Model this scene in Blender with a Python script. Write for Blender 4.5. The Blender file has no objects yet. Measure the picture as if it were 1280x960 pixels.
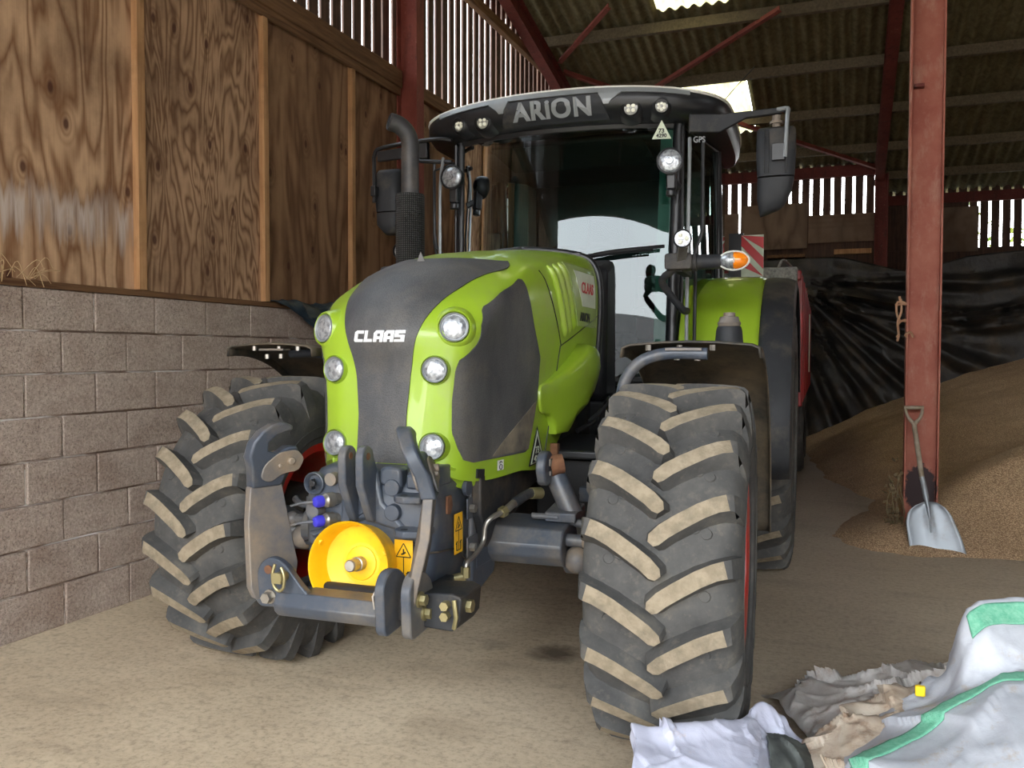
import bpy, bmesh, math, random
from mathutils import Vector, Matrix, noise
from mathutils.bvhtree import BVHTree
random.seed(7)
PI=math.pi
SC=bpy.context.scene
COL=SC.collection
def srgb(r,g,b):
    f=lambda c:(c/255/12.92) if c/255<=.04045 else ((c/255+.055)/1.055)**2.4
    return (f(r),f(g),f(b),1)
# ---------------------------------------------------------------- materials
class NT:
    def __init__(s,name):
        s.m=bpy.data.materials.new(name); s.m.use_nodes=True; s.t=s.m.node_tree; s.t.nodes.clear()
        s.out=s.n('ShaderNodeOutputMaterial')
    def n(s,typ,**k):
        x=s.t.nodes.new(typ)
        for a,b in k.items(): setattr(x,a,b)
        return x
    def l(s,a,b): s.t.links.new(a,b)
    def coord(s,kind='Object',scale=(1,1,1),loc=(0,0,0),rand=0):
        tc=s.n('ShaderNodeTexCoord'); mp=s.n('ShaderNodeMapping'); mp.inputs['Scale'].default_value=scale; mp.inputs['Location'].default_value=loc
        src=tc.outputs[kind]
        if rand:
            oi=s.n('ShaderNodeObjectInfo'); mu=s.n('ShaderNodeMath',operation='MULTIPLY'); mu.inputs[1].default_value=rand; s.l(oi.outputs['Random'],mu.inputs[0])
            va=s.n('ShaderNodeVectorMath',operation='ADD'); s.l(src,va.inputs[0]); s.l(mu.outputs[0],va.inputs[1]); src=va.outputs[0]
        s.l(src,mp.inputs['Vector']); return mp.outputs[0]
    def noise(s,vec,scale=5,detail=4,rough=.55,dist=0):
        x=s.n('ShaderNodeTexNoise'); x.inputs['Scale'].default_value=scale; x.inputs['Detail'].default_value=detail; x.inputs['Roughness'].default_value=rough; x.inputs['Distortion'].default_value=dist
        s.l(vec,x.inputs['Vector']); return x.outputs['Fac']
    def ramp(s,fac,stops,interp='LINEAR'):
        x=s.n('ShaderNodeValToRGB'); cr=x.color_ramp; cr.interpolation=interp
        while len(cr.elements)<len(stops): cr.elements.new(.5)
        for e,(p,c) in zip(cr.elements,stops): e.position=p; e.color=c if len(c)==4 else (*c,1)
        s.l(fac,x.inputs['Fac']); return x.outputs['Color']
    def mix(s,fac,a,b,mode='MIX'):
        x=s.n('ShaderNodeMix',data_type='RGBA',blend_type=mode)
        for sock,v in ((x.inputs[0],fac),(x.inputs[6],a),(x.inputs[7],b)):
            if isinstance(v,(int,float)): sock.default_value=v
            elif isinstance(v,tuple): sock.default_value=v
            else: s.l(v,sock)
        return x.outputs[2]
    def math(s,op,a,b=0,c=None):
        x=s.n('ShaderNodeMath',operation=op)
        for i,v in enumerate((a,b) if c is None else (a,b,c)):
            if isinstance(v,(int,float)): x.inputs[i].default_value=v
            else: s.l(v,x.inputs[i])
        return x.outputs[0]
    def bsdf(s,color,rough=.5,metal=0,bump=None,bstr=.3,bdist=.01,spec=.5,coat=0):
        p=s.n('ShaderNodeBsdfPrincipled')
        for nm,v in (('Base Color',color),('Roughness',rough),('Metallic',metal),('Specular IOR Level',spec),('Coat Weight',coat)):
            if isinstance(v,(int,float,tuple)): p.inputs[nm].default_value=v
            else: s.l(v,p.inputs[nm])
        if bump is not None:
            b=s.n('ShaderNodeBump'); b.inputs['Strength'].default_value=bstr; b.inputs['Distance'].default_value=bdist; s.l(bump,b.inputs['Height']); s.l(b.outputs[0],p.inputs['Normal'])
        s.l(p.outputs[0],s.out.inputs['Surface']); return p
def pmat(name,col,rough=.5,metal=0,dirt=None,dirt_amt=.4,scale=6,bump=0,bscale=60,spec=.5,coat=0,c2=None):
    t=NT(name); v=t.coord()
    n1=t.noise(v,scale,6,.6)
    c=col
    c=t.mix(t.ramp(n1,[(.35,(0,0,0)),(.65,(1,1,1))]),col,c2 if c2 else tuple(x*.82 for x in col[:3])+(1,))
    if dirt:
        n2=t.noise(v,scale*.6,8,.7)
        c=t.mix(t.ramp(n2,[(.62-dirt_amt*.4,(0,0,0)),(.85-dirt_amt*.3,(1,1,1))]),c,dirt)
    r=rough
    if dirt: r=t.math('ADD',t.math('MULTIPLY',n1,.25),rough-.1)
    t.bsdf(c,r,metal,bump=t.noise(v,bscale,3) if bump else None,bstr=bump,bdist=.004,spec=spec,coat=coat)
    return t.m
# ---------------------------------------------------------------- mesh helpers
class MB:
    def __init__(s): s.v=[]; s.f=[]; s.mi=[]
    def add(s,vs,fs,mi=0,M=None):
        o=len(s.v); s.v+=[tuple(M@Vector(p)) if M else tuple(p) for p in vs]
        s.f+=[tuple(i+o for i in f) for f in fs]; s.mi+=[mi]*len(fs); return s
    def box(s,a,b,mi=0,M=None):
        x0,y0,z0=a; x1,y1,z1=b
        return s.add([(x0,y0,z0),(x1,y0,z0),(x1,y1,z0),(x0,y1,z0),(x0,y0,z1),(x1,y0,z1),(x1,y1,z1),(x0,y1,z1)],
            [(0,3,2,1),(4,5,6,7),(0,1,5,4),(1,2,6,5),(2,3,7,6),(3,0,4,7)],mi,M)
    def bar(s,p,q,w,h,mi=0,up=(0,0,1)):
        p,q=Vector(p),Vector(q); d=(q-p); L=d.length; d.normalize(); u=Vector(up)
        if abs(d.dot(u))>.98: u=Vector((1,0,0))
        sx=d.cross(u).normalized(); sz=sx.cross(d)
        M=Matrix((( sx.x,d.x,sz.x,p.x),(sx.y,d.y,sz.y,p.y),(sx.z,d.z,sz.z,p.z),(0,0,0,1)))
        return s.box((-w/2,0,-h/2),(w/2,L,h/2),mi,M)
    def cyl(s,p,q,r0,r1=None,n=20,mi=0,caps=True):
        r1=r0 if r1 is None else r1
        return s.lathe(p,q,[(0,r0),((Vector(q)-Vector(p)).length,r1)],n,mi,caps)
    def lathe(s,p,q,prof,n=24,mi=0,caps=True):
        # prof: list of (distance along axis p->q, radius)
        p,q=Vector(p),Vector(q); d=(q-p).normalized(); u=Vector((0,0,1)) if abs(d.z)<.9 else Vector((1,0,0))
        a=d.cross(u).normalized(); b=d.cross(a)
        vs=[];fs=[];m=len(prof)
        for (h,r) in prof:
            for i in range(n):
                t=2*PI*i/n; vs.append(p+d*h+(a*math.cos(t)+b*math.sin(t))*r)
        for j in range(m-1):
            for i in range(n):
                k=(i+1)%n; fs.append((j*n+i,j*n+k,(j+1)*n+k,(j+1)*n+i))
        if caps: fs.append(tuple(range(n-1,-1,-1))); fs.append(tuple(range((m-1)*n,m*n)))
        return s.add(vs,fs,mi)
    def tube(s,pts,r,n=10,mi=0,sub=0,flat=1.0):
        pts=[Vector(p) for p in pts]
        if sub: pts=[Vector(c) for c in spl([tuple(p) for p in pts],sub)]
        rs=r if isinstance(r,(list,tuple)) else [r]*len(pts)
        if len(rs)!=len(pts):
            rs=[rs[min(len(rs)-1,int(i*(len(rs)-1)/(len(pts)-1)))] for i in range(len(pts))]
        vs=[];fs=[]; prev=None
        for i,p in enumerate(pts):
            d=(pts[min(i+1,len(pts)-1)]-pts[max(i-1,0)]).normalized()
            if prev is None:
                u=Vector((0,0,1)) if abs(d.z)<.9 else Vector((1,0,0)); a=d.cross(u).normalized()
            else: a=(prev-d*prev.dot(d)).normalized()
            prev=a; b=d.cross(a)
            for k in range(n):
                t=2*PI*k/n; vs.append(p+(a*math.cos(t)+b*math.sin(t)*flat)*rs[i])
        for j in range(len(pts)-1):
            for i in range(n):
                k=(i+1)%n; fs.append((j*n+i,j*n+k,(j+1)*n+k,(j+1)*n+i))
        fs.append(tuple(range(n-1,-1,-1))); fs.append(tuple(range((len(pts)-1)*n,len(pts)*n)))
        return s.add(vs,fs,mi)
    def prism(s,poly,ax,a,b,mi=0,M=None):
        # poly: 2D points in the two axes other than ax (order x<y<z), extruded from a to b along ax
        def P(u,v,w):
            return {'x':(w,u,v),'y':(u,w,v),'z':(u,v,w)}[ax]
        n=len(poly); vs=[P(u,v,a) for u,v in poly]+[P(u,v,b) for u,v in poly]
        fs=[tuple(range(n-1,-1,-1)),tuple(range(n,2*n))]+[(i,(i+1)%n,n+(i+1)%n,n+i) for i in range(n)]
        return s.add(vs,fs,mi,M)
    def grid(s,G,mi=0,closed=False):
        m,n=len(G),len(G[0]); vs=[p for r in G for p in r]; fs=[]
        for j in range(m-1):
            for i in range(n-1 if not closed else n):
                k=(i+1)%n; fs.append((j*n+i,j*n+k,(j+1)*n+k,(j+1)*n+i))
        return s.add(vs,fs,mi)
    def ball(s,c,r,n=16,m=10,mi=0,sq=(1,1,1)):
        G=[]
        for j in range(m+1):
            t=PI*j/m; G.append([(c[0]+r*sq[0]*math.sin(t)*math.cos(2*PI*i/n),c[1]+r*sq[1]*math.sin(t)*math.sin(2*PI*i/n),c[2]+r*sq[2]*math.cos(t)) for i in range(n)])
        return s.grid(G,mi,True)
    def build(s,name,mats,parent=None,bevel=0,seg=2,smooth=None,solid=0,sub=0,fix=True):
        me=bpy.data.meshes.new(name); me.from_pydata(s.v,[],s.f)
        mats=mats if isinstance(mats,(list,tuple)) else [mats]
        for m in mats: me.materials.append(m)
        me.polygons.foreach_set('material_index',s.mi)
        bm=bmesh.new(); bm.from_mesh(me)
        bmesh.ops.remove_doubles(bm,verts=bm.verts,dist=1e-5)
        if fix: bmesh.ops.recalc_face_normals(bm,faces=bm.faces)
        bm.to_mesh(me); bm.free()
        o=bpy.data.objects.new(name,me); COL.objects.link(o)
        if parent: o.parent=parent
        if smooth is None: smooth=35 if True else 0
        if smooth:
            me.polygons.foreach_set('use_smooth',[True]*len(me.polygons))
            try: me.set_sharp_from_angle(angle=math.radians(smooth))
            except Exception: pass
        if solid:
            m=o.modifiers.new('sol','SOLIDIFY'); m.thickness=solid; m.offset=0
        if bevel:
            m=o.modifiers.new('bev','BEVEL'); m.width=bevel; m.segments=seg; m.limit_method='ANGLE'; m.angle_limit=math.radians(35)
        if sub:
            m=o.modifiers.new('sub','SUBSURF'); m.levels=sub; m.render_levels=sub
        return o
def cr(p0,p1,p2,p3,t):
    return tuple(.5*((2*b)+(-a+c)*t+(2*a-5*b+4*c-d)*t*t+(-a+3*b-3*c+d)*t**3) for a,b,c,d in zip(p0,p1,p2,p3))
def spl(P,n,mirror0=False):
    out=[]
    for i in range(len(P)-1):
        a=P[i-1] if i>0 else ((-P[1][0],P[1][1],P[1][2]) if mirror0 else tuple(2*x-y for x,y in zip(P[0],P[1])))
        d=P[i+2] if i+2<len(P) else tuple(2*x-y for x,y in zip(P[-1],P[-2]))
        for k in range(n): out.append(cr(a,P[i],P[i+1],d,k/n))
    out.append(tuple(P[-1])); return out
def lerp(a,b,t): return a+(b-a)*t
def interp(tab,x):
    if x<=tab[0][0]: return tab[0][1]
    for (a,b),(c,d) in zip(tab,tab[1:]):
        if x<=c: return b+(d-b)*(x-a)/(c-a)
    return tab[-1][1]
def empty(name,label=None,cat=None,loc=(0,0,0),rz=0,group=None,kind=None,parent=None):
    o=bpy.data.objects.new(name,None); COL.objects.link(o); o.location=loc; o.rotation_euler=(0,0,rz); o.empty_display_size=.1
    tag(o,label,cat,group,kind)
    if parent: o.parent=parent
    return o
def tag(o,label=None,cat=None,group=None,kind=None):
    for k,v in (('label',label),('category',cat),('group',group),('kind',kind)):
        if v: o[k]=v
    return o
def text_mesh(body,size=1.0,bold=0.0,shear=0.0,extrude=.002,align='CENTER',spacing=1.0):
    cu=bpy.data.curves.new('t','FONT'); cu.body=body; cu.size=size; cu.offset=bold; cu.shear=shear; cu.extrude=extrude; cu.align_x=align; cu.align_y='CENTER'; cu.space_character=spacing
    ob=bpy.data.objects.new('t',cu); COL.objects.link(ob); bpy.context.view_layer.update()
    dg=bpy.context.evaluated_depsgraph_get(); me=bpy.data.meshes.new_from_object(ob.evaluated_get(dg))
    vs=[tuple(v.co) for v in me.vertices]; fs=[tuple(p.vertices) for p in me.polygons]
    bpy.data.objects.remove(ob); bpy.data.curves.remove(cu); bpy.data.meshes.remove(me)
    return vs,fs
def frame_M(o,xd,yd):
    x=Vector(xd).normalized(); z=x.cross(Vector(yd)).normalized(); y=z.cross(x); o=Vector(o)
    return Matrix(((x.x,y.x,z.x,o.x),(x.y,y.y,z.y,o.y),(x.z,y.z,z.z,o.z),(0,0,0,1)))
def children(o): return [c for c in bpy.data.objects if c.parent==o]
def copy_tree(o,parent=None):
    c=o.copy(); COL.objects.link(c)
    if parent: c.parent=parent
    for ch in children(o): copy_tree(ch,c)
    return c
# ---------------------------------------------------------------- materials of the place
def m_block():
    t=NT('concrete_block'); v=t.coord('Object')
    oi=t.noise(t.coord('Object',(1,2.2,4.4)),1.0,2,.5)
    a=t.ramp(t.noise(v,70,5,.7),[(.30,srgb(92,80,72)),(.5,srgb(166,150,138)),(.68,srgb(202,186,172))])
    b=t.ramp(oi,[(.3,srgb(158,138,126)),(.5,srgb(194,178,166)),(.7,srgb(176,158,146))])
    c=t.mix(.42,a,b)
    n=t.noise(v,2.3,5,.6); c=t.mix(t.ramp(n,[(.5,(0,0,0)),(.78,(.45,.45,.45))]),c,srgb(130,102,86))
    # pits
    vo=t.n('ShaderNodeTexVoronoi'); vo.inputs['Scale'].default_value=110; t.l(v,vo.inputs['Vector'])
    pit=t.ramp(vo.outputs['Distance'],[(.10,(0,0,0)),(.34,(1,1,1))])
    c=t.mix(.5,c,pit,'MULTIPLY')
    h=t.mix(.5,t.noise(v,90,6,.7),pit)
    t.bsdf(c,.95,bump=h,bstr=1.0,bdist=.010,spec=.2); return t.m
def m_mortar():
    t=NT('mortar'); v=t.coord('Object'); n=t.noise(t.coord('Object',(1,.8,6)),2.2,6,.65)
    c=t.ramp(n,[(.40,srgb(110,92,80)),(.50,srgb(150,132,120)),(.60,srgb(222,218,214))])
    t.bsdf(c,.95,bump=t.noise(v,60,5,.7),bstr=.6,bdist=.006,spec=.2); return t.m
def m_ply(name,dark,light,sc=1.0,stain=False,lines=26):
    t=NT(name)
    v=t.coord('Object',(1,1.9*sc,.42*sc),rand=17)
    n=t.noise(v,1.5,3,.52,.35)
    s=t.math('SINE',t.math('MULTIPLY',n,lines*4.2))
    s=t.math('ADD',t.math('MULTIPLY',s,.5),.5)
    fine=t.noise(t.coord('Object',(1,60,1.6),rand=5),2,5,.6)
    s=t.math('POWER',s,.6); f=t.math('ADD',t.math('MULTIPLY',s,.62),t.math('MULTIPLY',fine,.42))
    c=t.ramp(f,[(.12,dark),(.5,tuple((a+b)/2 for a,b in zip(dark,light))),(.85,light)])
    # knots
    vo=t.n('ShaderNodeTexVoronoi'); vo.inputs['Scale'].default_value=1.0; vo.voronoi_dimensions='2D'; se=t.n('ShaderNodeSeparateXYZ'); co_=t.n('ShaderNodeCombineXYZ'); t.l(t.coord('Object',(1,3.0,1.7),rand=9),se.inputs[0]); t.l(se.outputs['Y'],co_.inputs['X']); t.l(se.outputs['Z'],co_.inputs['Y']); t.l(co_.outputs[0],vo.inputs['Vector'])
    k=t.ramp(vo.outputs['Distance'],[(.035,(1,1,1)),(.075,(0,0,0))]); c=t.mix(t.math('MULTIPLY',k,.85),c,srgb(70,34,24)); k2=t.ramp(vo.outputs['Distance'],[(.06,(0,0,0)),(.10,(.5,.5,.5)),(.13,(0,0,0)),(.18,(.35,.35,.35)),(.22,(0,0,0))]); c=t.mix(k2,c,dark)
    blot=t.noise(t.coord('Object',(1,1.2,.9),rand=3),1.6,6,.65)
    c=t.mix(t.ramp(blot,[(.45,(0,0,0)),(.75,(.75,.75,.75))]),c,srgb(84,58,40))
    if stain:
        sep=t.n('ShaderNodeSeparateXYZ'); tc=t.n('ShaderNodeTexCoord'); t.l(tc.outputs['Object'],sep.inputs[0])
        streak=t.noise(t.coord('Object',(1,9,.5)),1.6,5,.7)
        zz=t.math('ADD',sep.outputs['Z'],t.math('MULTIPLY',streak,.55))
        band=t.ramp(zz,[(.50,(0,0,0)),(.62,(.8,.8,.8)),(.72,(1,1,1)),(.80,(.0,.0,.0))])
        m2=t.math('MULTIPLY',band,t.ramp(streak,[(.4,(.2,.2,.2)),(.62,(1,1,1))]))
        c=t.mix(t.math('MULTIPLY',m2,.95),c,srgb(222,208,198)); c=t.mix(t.math('MULTIPLY',t.ramp(zz,[(.44,(.0,.0,.0)),(.58,(.55,.55,.55)),(.80,(.45,.45,.45)),(.84,(0,0,0))]),.55),c,srgb(96,66,46))
    t.bsdf(c,.75,bump=f,bstr=.25,bdist=.004,spec=.25); return t.m
def m_timber(name,a,b):
    t=NT(name); v=t.coord('Object',(12,12,.8),rand=11)
    n=t.noise(v,2.5,6,.6,.4); c=t.ramp(n,[(.3,a),(.7,b)])
    n2=t.noise(t.coord('Object',(1,1,1),rand=3),5,5,.6); c=t.mix(t.ramp(n2,[(.5,(0,0,0)),(.8,(.6,.6,.6))]),c,tuple(x*.5 for x in a[:3])+(1,))
    t.bsdf(c,.75,bump=n,bstr=.2,bdist=.003,spec=.3); return t.m
def m_timber_y(name,a,b):
    t=NT(name); v=t.coord('Object',(12,.8,12),rand=11)
    n=t.noise(v,2.5,6,.6,.4); c=t.ramp(n,[(.3,a),(.7,b)])
    t.bsdf(c,.8,bump=n,bstr=.25,bdist=.004,spec=.25); return t.m
def m_floor():
    t=NT('concrete_floor'); v=t.coord('Object')
    n=t.noise(v,1.1,8,.65); c=t.ramp(n,[(.3,srgb(176,154,126)),(.5,srgb(210,190,160)),(.72,srgb(228,210,180))])
    n2=t.noise(v,35,6,.75); c=t.mix(.45,c,t.ramp(n2,[(.34,srgb(112,94,76)),(.5,srgb(206,188,160)),(.7,srgb(224,208,184))])); n3=t.noise(t.coord('Object',(1,1.5,1)),9,6,.75); c=t.mix(t.ramp(n3,[(.52,(0,0,0)),(.72,(.5,.5,.5))]),c,srgb(140,118,98))
    st=t.noise(t.coord('Object',(.6,1.6,1)),1.7,6,.6); c=t.mix(t.ramp(st,[(.55,(0,0,0)),(.8,(.55,.55,.55))]),c,srgb(124,104,84))
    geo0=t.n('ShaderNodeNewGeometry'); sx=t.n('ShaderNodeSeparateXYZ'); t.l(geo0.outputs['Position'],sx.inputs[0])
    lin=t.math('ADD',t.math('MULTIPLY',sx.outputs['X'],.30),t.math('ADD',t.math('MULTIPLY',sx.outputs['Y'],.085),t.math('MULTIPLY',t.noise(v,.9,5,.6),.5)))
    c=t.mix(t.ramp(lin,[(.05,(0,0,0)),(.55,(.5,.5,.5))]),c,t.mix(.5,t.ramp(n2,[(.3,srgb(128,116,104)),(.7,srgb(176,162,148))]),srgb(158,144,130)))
    # spilt grains near the heap
    vo=t.n('ShaderNodeTexVoronoi'); vo.inputs['Scale'].default_value=70; t.l(v,vo.inputs['Vector'])
    g=t.ramp(vo.outputs['Distance'],[(.10,(1,1,1)),(.16,(0,0,0))]); gm=t.ramp(t.noise(v,2.2,4,.7),[(.5,(0,0,0)),(.66,(1,1,1))])
    c=t.mix(t.math('MULTIPLY',t.math('MULTIPLY',g,gm),.7),c,srgb(226,204,168))
    # oil stains on the concrete (fixed spots)
    geo=t.n('ShaderNodeNewGeometry')
    for (x,y,r,k) in ((-1.29,3.98,.2,.8),(-1.62,3.98,.14,.35),(-1.0,3.7,.11,.25)):
        d=t.n('ShaderNodeVectorMath',operation='DISTANCE'); t.l(geo.outputs['Position'],d.inputs[0]); d.inputs[1].default_value=(x,y,0)
        dd=t.math('ADD',d.outputs['Value'],t.math('MULTIPLY',t.noise(v,14,3),.12))
        c=t.mix(t.math('MULTIPLY',t.ramp(dd,[(r*.55,(1,1,1)),(r*1.1,(0,0,0))]),k),c,srgb(70,56,46))
    r=t.math('ADD',.55,t.math('MULTIPLY',n,.3))
    t.bsdf(c,r,bump=t.mix(.5,n2,n),bstr=.35,bdist=.01,spec=.35); return t.m
def m_red_steel(name='red_oxide_steel',a=srgb(150,62,48),b=srgb(168,92,72),rust=srgb(90,48,36),k=1):
    t=NT(name); v=t.coord('Object',(1,1,1),rand=4)
    n=t.noise(v,3,8,.65); c=t.ramp(n,[(.35,a),(.65,b)])
    n2=t.noise(t.coord('Object',(1,1,.35)),9,8,.75); c=t.mix(t.ramp(n2,[(.52,(0,0,0)),(.72,(k,k,k))]),c,rust)
    n3=t.noise(v,26,5,.7); c=t.mix(t.ramp(n3,[(.6,(0,0,0)),(.8,(.5,.5,.5))]),c,srgb(190,150,130))
    t.bsdf(c,.7,bump=n3,bstr=.15,bdist=.003,spec=.35); return t.m
def m_asbestos():
    t=NT('corrugated_cement'); v=t.coord('Object',(3,.5,1))
    n=t.noise(v,2.4,8,.65); c=t.ramp(n,[(.3,srgb(70,64,46)),(.5,srgb(96,88,64)),(.7,srgb(122,112,86))])
    n2=t.noise(t.coord('Object'),12,6,.7); c=t.mix(.35,c,t.ramp(n2,[(.35,srgb(70,64,44)),(.7,srgb(150,140,104))]))
    t.bsdf(c,.9,bump=n2,bstr=.3,spec=.2); return t.m
def m_translucent():
    t=NT('translucent_sheet'); v=t.coord('Object',(3,.7,1)); n=t.noise(v,3,6,.6)
    c=t.ramp(n,[(.3,srgb(128,118,78)),(.7,srgb(176,166,122))])
    tr=t.n('ShaderNodeBsdfTranslucent'); t.l(c,tr.inputs['Color']); df=t.n('ShaderNodeBsdfDiffuse'); t.l(c,df.inputs['Color'])
    mx=t.n('ShaderNodeMixShader'); mx.inputs[0].default_value=.3; t.l(tr.outputs[0],mx.inputs[1]); t.l(df.outputs[0],mx.inputs[2]); t.l(mx.outputs[0],t.out.inputs['Surface']); return t.m
def m_grain():
    t=NT('grain'); v=t.coord('Object')
    n=t.noise(v,1.6,6,.6); c=t.ramp(n,[(.3,srgb(170,140,110)),(.7,srgb(206,174,140))])
    vo=t.n('ShaderNodeTexVoronoi'); vo.inputs['Scale'].default_value=85; t.l(v,vo.inputs['Vector'])
    cc=t.ramp(vo.outputs['Distance'],[(.12,srgb(238,212,172)),(.38,srgb(194,162,126)),(.66,srgb(122,96,72))])
    c=t.mix(.6,c,cc)
    sp=t.n('ShaderNodeTexVoronoi'); sp.inputs['Scale'].default_value=38; t.l(v,sp.inputs['Vector'])
    c=t.mix(t.ramp(sp.outputs['Distance'],[(.10,(.8,.8,.8)),(.2,(0,0,0))]),c,srgb(238,214,172))
    t.bsdf(c,.85,bump=vo.outputs['Distance'],bstr=.7,bdist=.008,spec=.25); return t.m
M_BLOCK=m_block(); M_MORTAR=m_mortar()
M_PLY1=m_ply('plywood_stained',srgb(124,86,58),srgb(198,162,128),.85,True,16)
M_PLY2=m_ply('plywood_figured',srgb(110,78,54),srgb(188,152,120),1.3,False,22)
M_PLY3=m_ply('plywood_plain',srgb(98,68,46),srgb(150,116,86),.8,False,10)
M_PLY4=m_ply('plywood_grey',srgb(96,80,66),srgb(132,112,94),.7,False,8)
M_BATT=m_timber('pine_batten',srgb(154,112,74),srgb(188,146,104))
M_RAIL=m_timber_y('old_timber',srgb(84,58,40),srgb(130,98,68))
M_SLAT=m_timber('dark_slats',srgb(62,46,40),srgb(96,72,58))
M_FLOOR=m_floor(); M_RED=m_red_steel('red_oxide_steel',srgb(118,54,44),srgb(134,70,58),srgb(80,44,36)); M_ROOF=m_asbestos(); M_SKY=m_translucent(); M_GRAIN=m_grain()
M_REDD=m_red_steel('dark_red_steel',srgb(92,38,32),srgb(110,50,42),srgb(54,32,26))
M_COLP=m_red_steel('faded_red_column',srgb(146,80,66),srgb(166,104,86),srgb(176,134,116),.75)
XW=-3.894
def st(o,name=None):
    if name: o.name=name
    o['kind']='structure'; return o
# ---- floor and yard
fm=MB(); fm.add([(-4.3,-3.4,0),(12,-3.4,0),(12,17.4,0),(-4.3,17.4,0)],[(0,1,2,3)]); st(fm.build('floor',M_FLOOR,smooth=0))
M_YARD=pmat('yard_concrete',srgb(178,172,162),.9,dirt=srgb(130,122,108),scale=.6)
fm=MB(); fm.box((-60,-60,-.3),(60,-3.4,-.02)); fm.box((-60,-3.4,-.3),(-4.3,60,-.02)); fm.box((12,-3.4,-.3),(60,60,-.02)); fm.box((-4.3,17.4,-.3),(12,60,-.02)); st(fm.build('ground',M_YARD,smooth=0))
# ---- left block wall
wall=st(empty('wall_left'))
mb=MB(); rnd=random.Random(3)
for k in range(8):
    z1=1.8-.225*k; z0=z1-.215 if k<7 else 0; off=0 if k%2==0 else .225
    y=3.2227-.45*15+off
    while y<15.5:
        a,b=y+.005,y+.445; a=max(a,-3.2); b=min(b,15.5)
        if b>a+.05:
            j=rnd.uniform(-.004,.004); mb.box((XW-.1,a,z0),(XW+j,b,z1))
        y+=.45
mb.build('block_course',[M_BLOCK],wall,bevel=.006,seg=2)
mm=MB(); mm.box((XW-.15,-3.2,0),(XW-.012,15.5,1.79)); mm.build('mortar',M_MORTAR,wall,smooth=0)
# sill board
mb=MB(); mb.box((XW-.1,-3.2,1.803),(XW+.012,15.5,1.838)); mb.build('sill_board',M_RAIL,wall,bevel=.004)
# plywood sheets
edges=[-3.2,-.77,.42,1.61,2.80,4.01,5.2,6.38,7.3]
for i,(a,b) in enumerate(zip(edges,edges[1:])):
    mt=M_PLY1 if b<=4.02 else (M_PLY2 if b<5.3 else M_PLY3)
    m=MB(); m.box((-.012,a+.003-a,0),(0,b-.003-a,2.16)); o=m.build('plywood_sheet',mt,wall,smooth=0); o.location=(XW-.02,a,1.838)
for (a,b) in ((7.3,8.5),(8.5,9.7),(9.7,10.9),(10.9,12.1),(12.1,13.3),(13.3,14.5),(14.5,15.5)):
    m=MB(); m.box((-.012,.003,0),(0,b-a-.003,2.16)); o=m.build('plywood_sheet',M_PLY3,wall,smooth=0); o.location=(XW-.02,a,1.838)
# battens
for i,(y,w,h) in enumerate(((.42,.05,2.1),(1.61,.05,2.1),(2.80,.05,2.1),(4.01,.062,2.1),(5.195,.055,2.08),(6.375,.055,2.07),(8.5,.05,2.07),(9.7,.05,2.07),(10.9,.05,2.07))):
    m=MB(); m.box((0,-w/2,0),(.045,w/2,h)); o=m.build('trim_%d'%(i+1),M_BATT,None,bevel=.003); o.location=(XW-.02,y,1.84); o.rotation_euler=(math.radians(rnd.uniform(-.3,.3)),0,0); st(o)
# rails
m=MB(); m.box((XW-.05,-3.2,3.93),(XW+.05,7.2,4.09)); m.box((XW+.0,-3.2,3.86),(XW+.03,7.2,3.95)); m.build('rail',M_RAIL,wall,bevel=.008)
m=MB(); m.box((XW-.05,7.35,3.95),(XW+.03,15.4,4.08)); m.build('rail',M_RAIL,wall,bevel=.008)
m=MB(); m.bar((XW+.0,7.5,5.40),(XW+.0,12.2,5.40),.08,.12); m.build('rail',M_RAIL,wall,bevel=.008)
RY=3.2
roofz=lambda y: 4.65+.235*(15.5-y) if y>=RY else 4.65+.235*(15.5-RY)-.235*(RY-y)
# slatted boarding (one boarding, gaps between boards)
def boards(name,gaps,x0,x1,z0,topf,par):
    m=MB()
    for (a,ga),(b,gb) in zip(gaps,gaps[1:]):
        y0,y1=a+ga/2,b-gb/2
        m.add([(x0,y0,z0),(x1,y0,z0),(x1,y1,z0),(x0,y1,z0),(x0,y0,topf(y0)),(x1,y0,topf(y0)),(x1,y1,topf(y1)),(x0,y1,topf(y1))],[(0,3,2,1),(4,5,6,7),(0,1,5,4),(1,2,6,5),(2,3,7,6),(3,0,4,7)])
    return m.build(name,M_SLAT,par,smooth=0)
g1=[(-3.3,0)]+[(y,rnd.uniform(.035,.055)) for y in [5.534-.168*k for k in range(52,0,-1)]]+[(5.534+.168*k,rnd.choice((.05,.035,.04,.06))) for k in range(10)]+[(7.2,.02)]
g1=[g for g in g1 if g[0]>-3.2]; g1=[(-3.3,0)]+g1
boards('slatted_boarding',g1,XW-.10,XW-.08,3.9,lambda y:roofz(y)-.02,wall)
g2=[(7.25,.0)]+[(7.81+.1683*k,rnd.choice((.055,.045,.05,.04))) for k in range(45)]+[(15.5,0)]
boards('slatted_boarding',g2,XW-.10,XW-.08,3.9,lambda y:roofz(y)-.02,wall)
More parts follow.
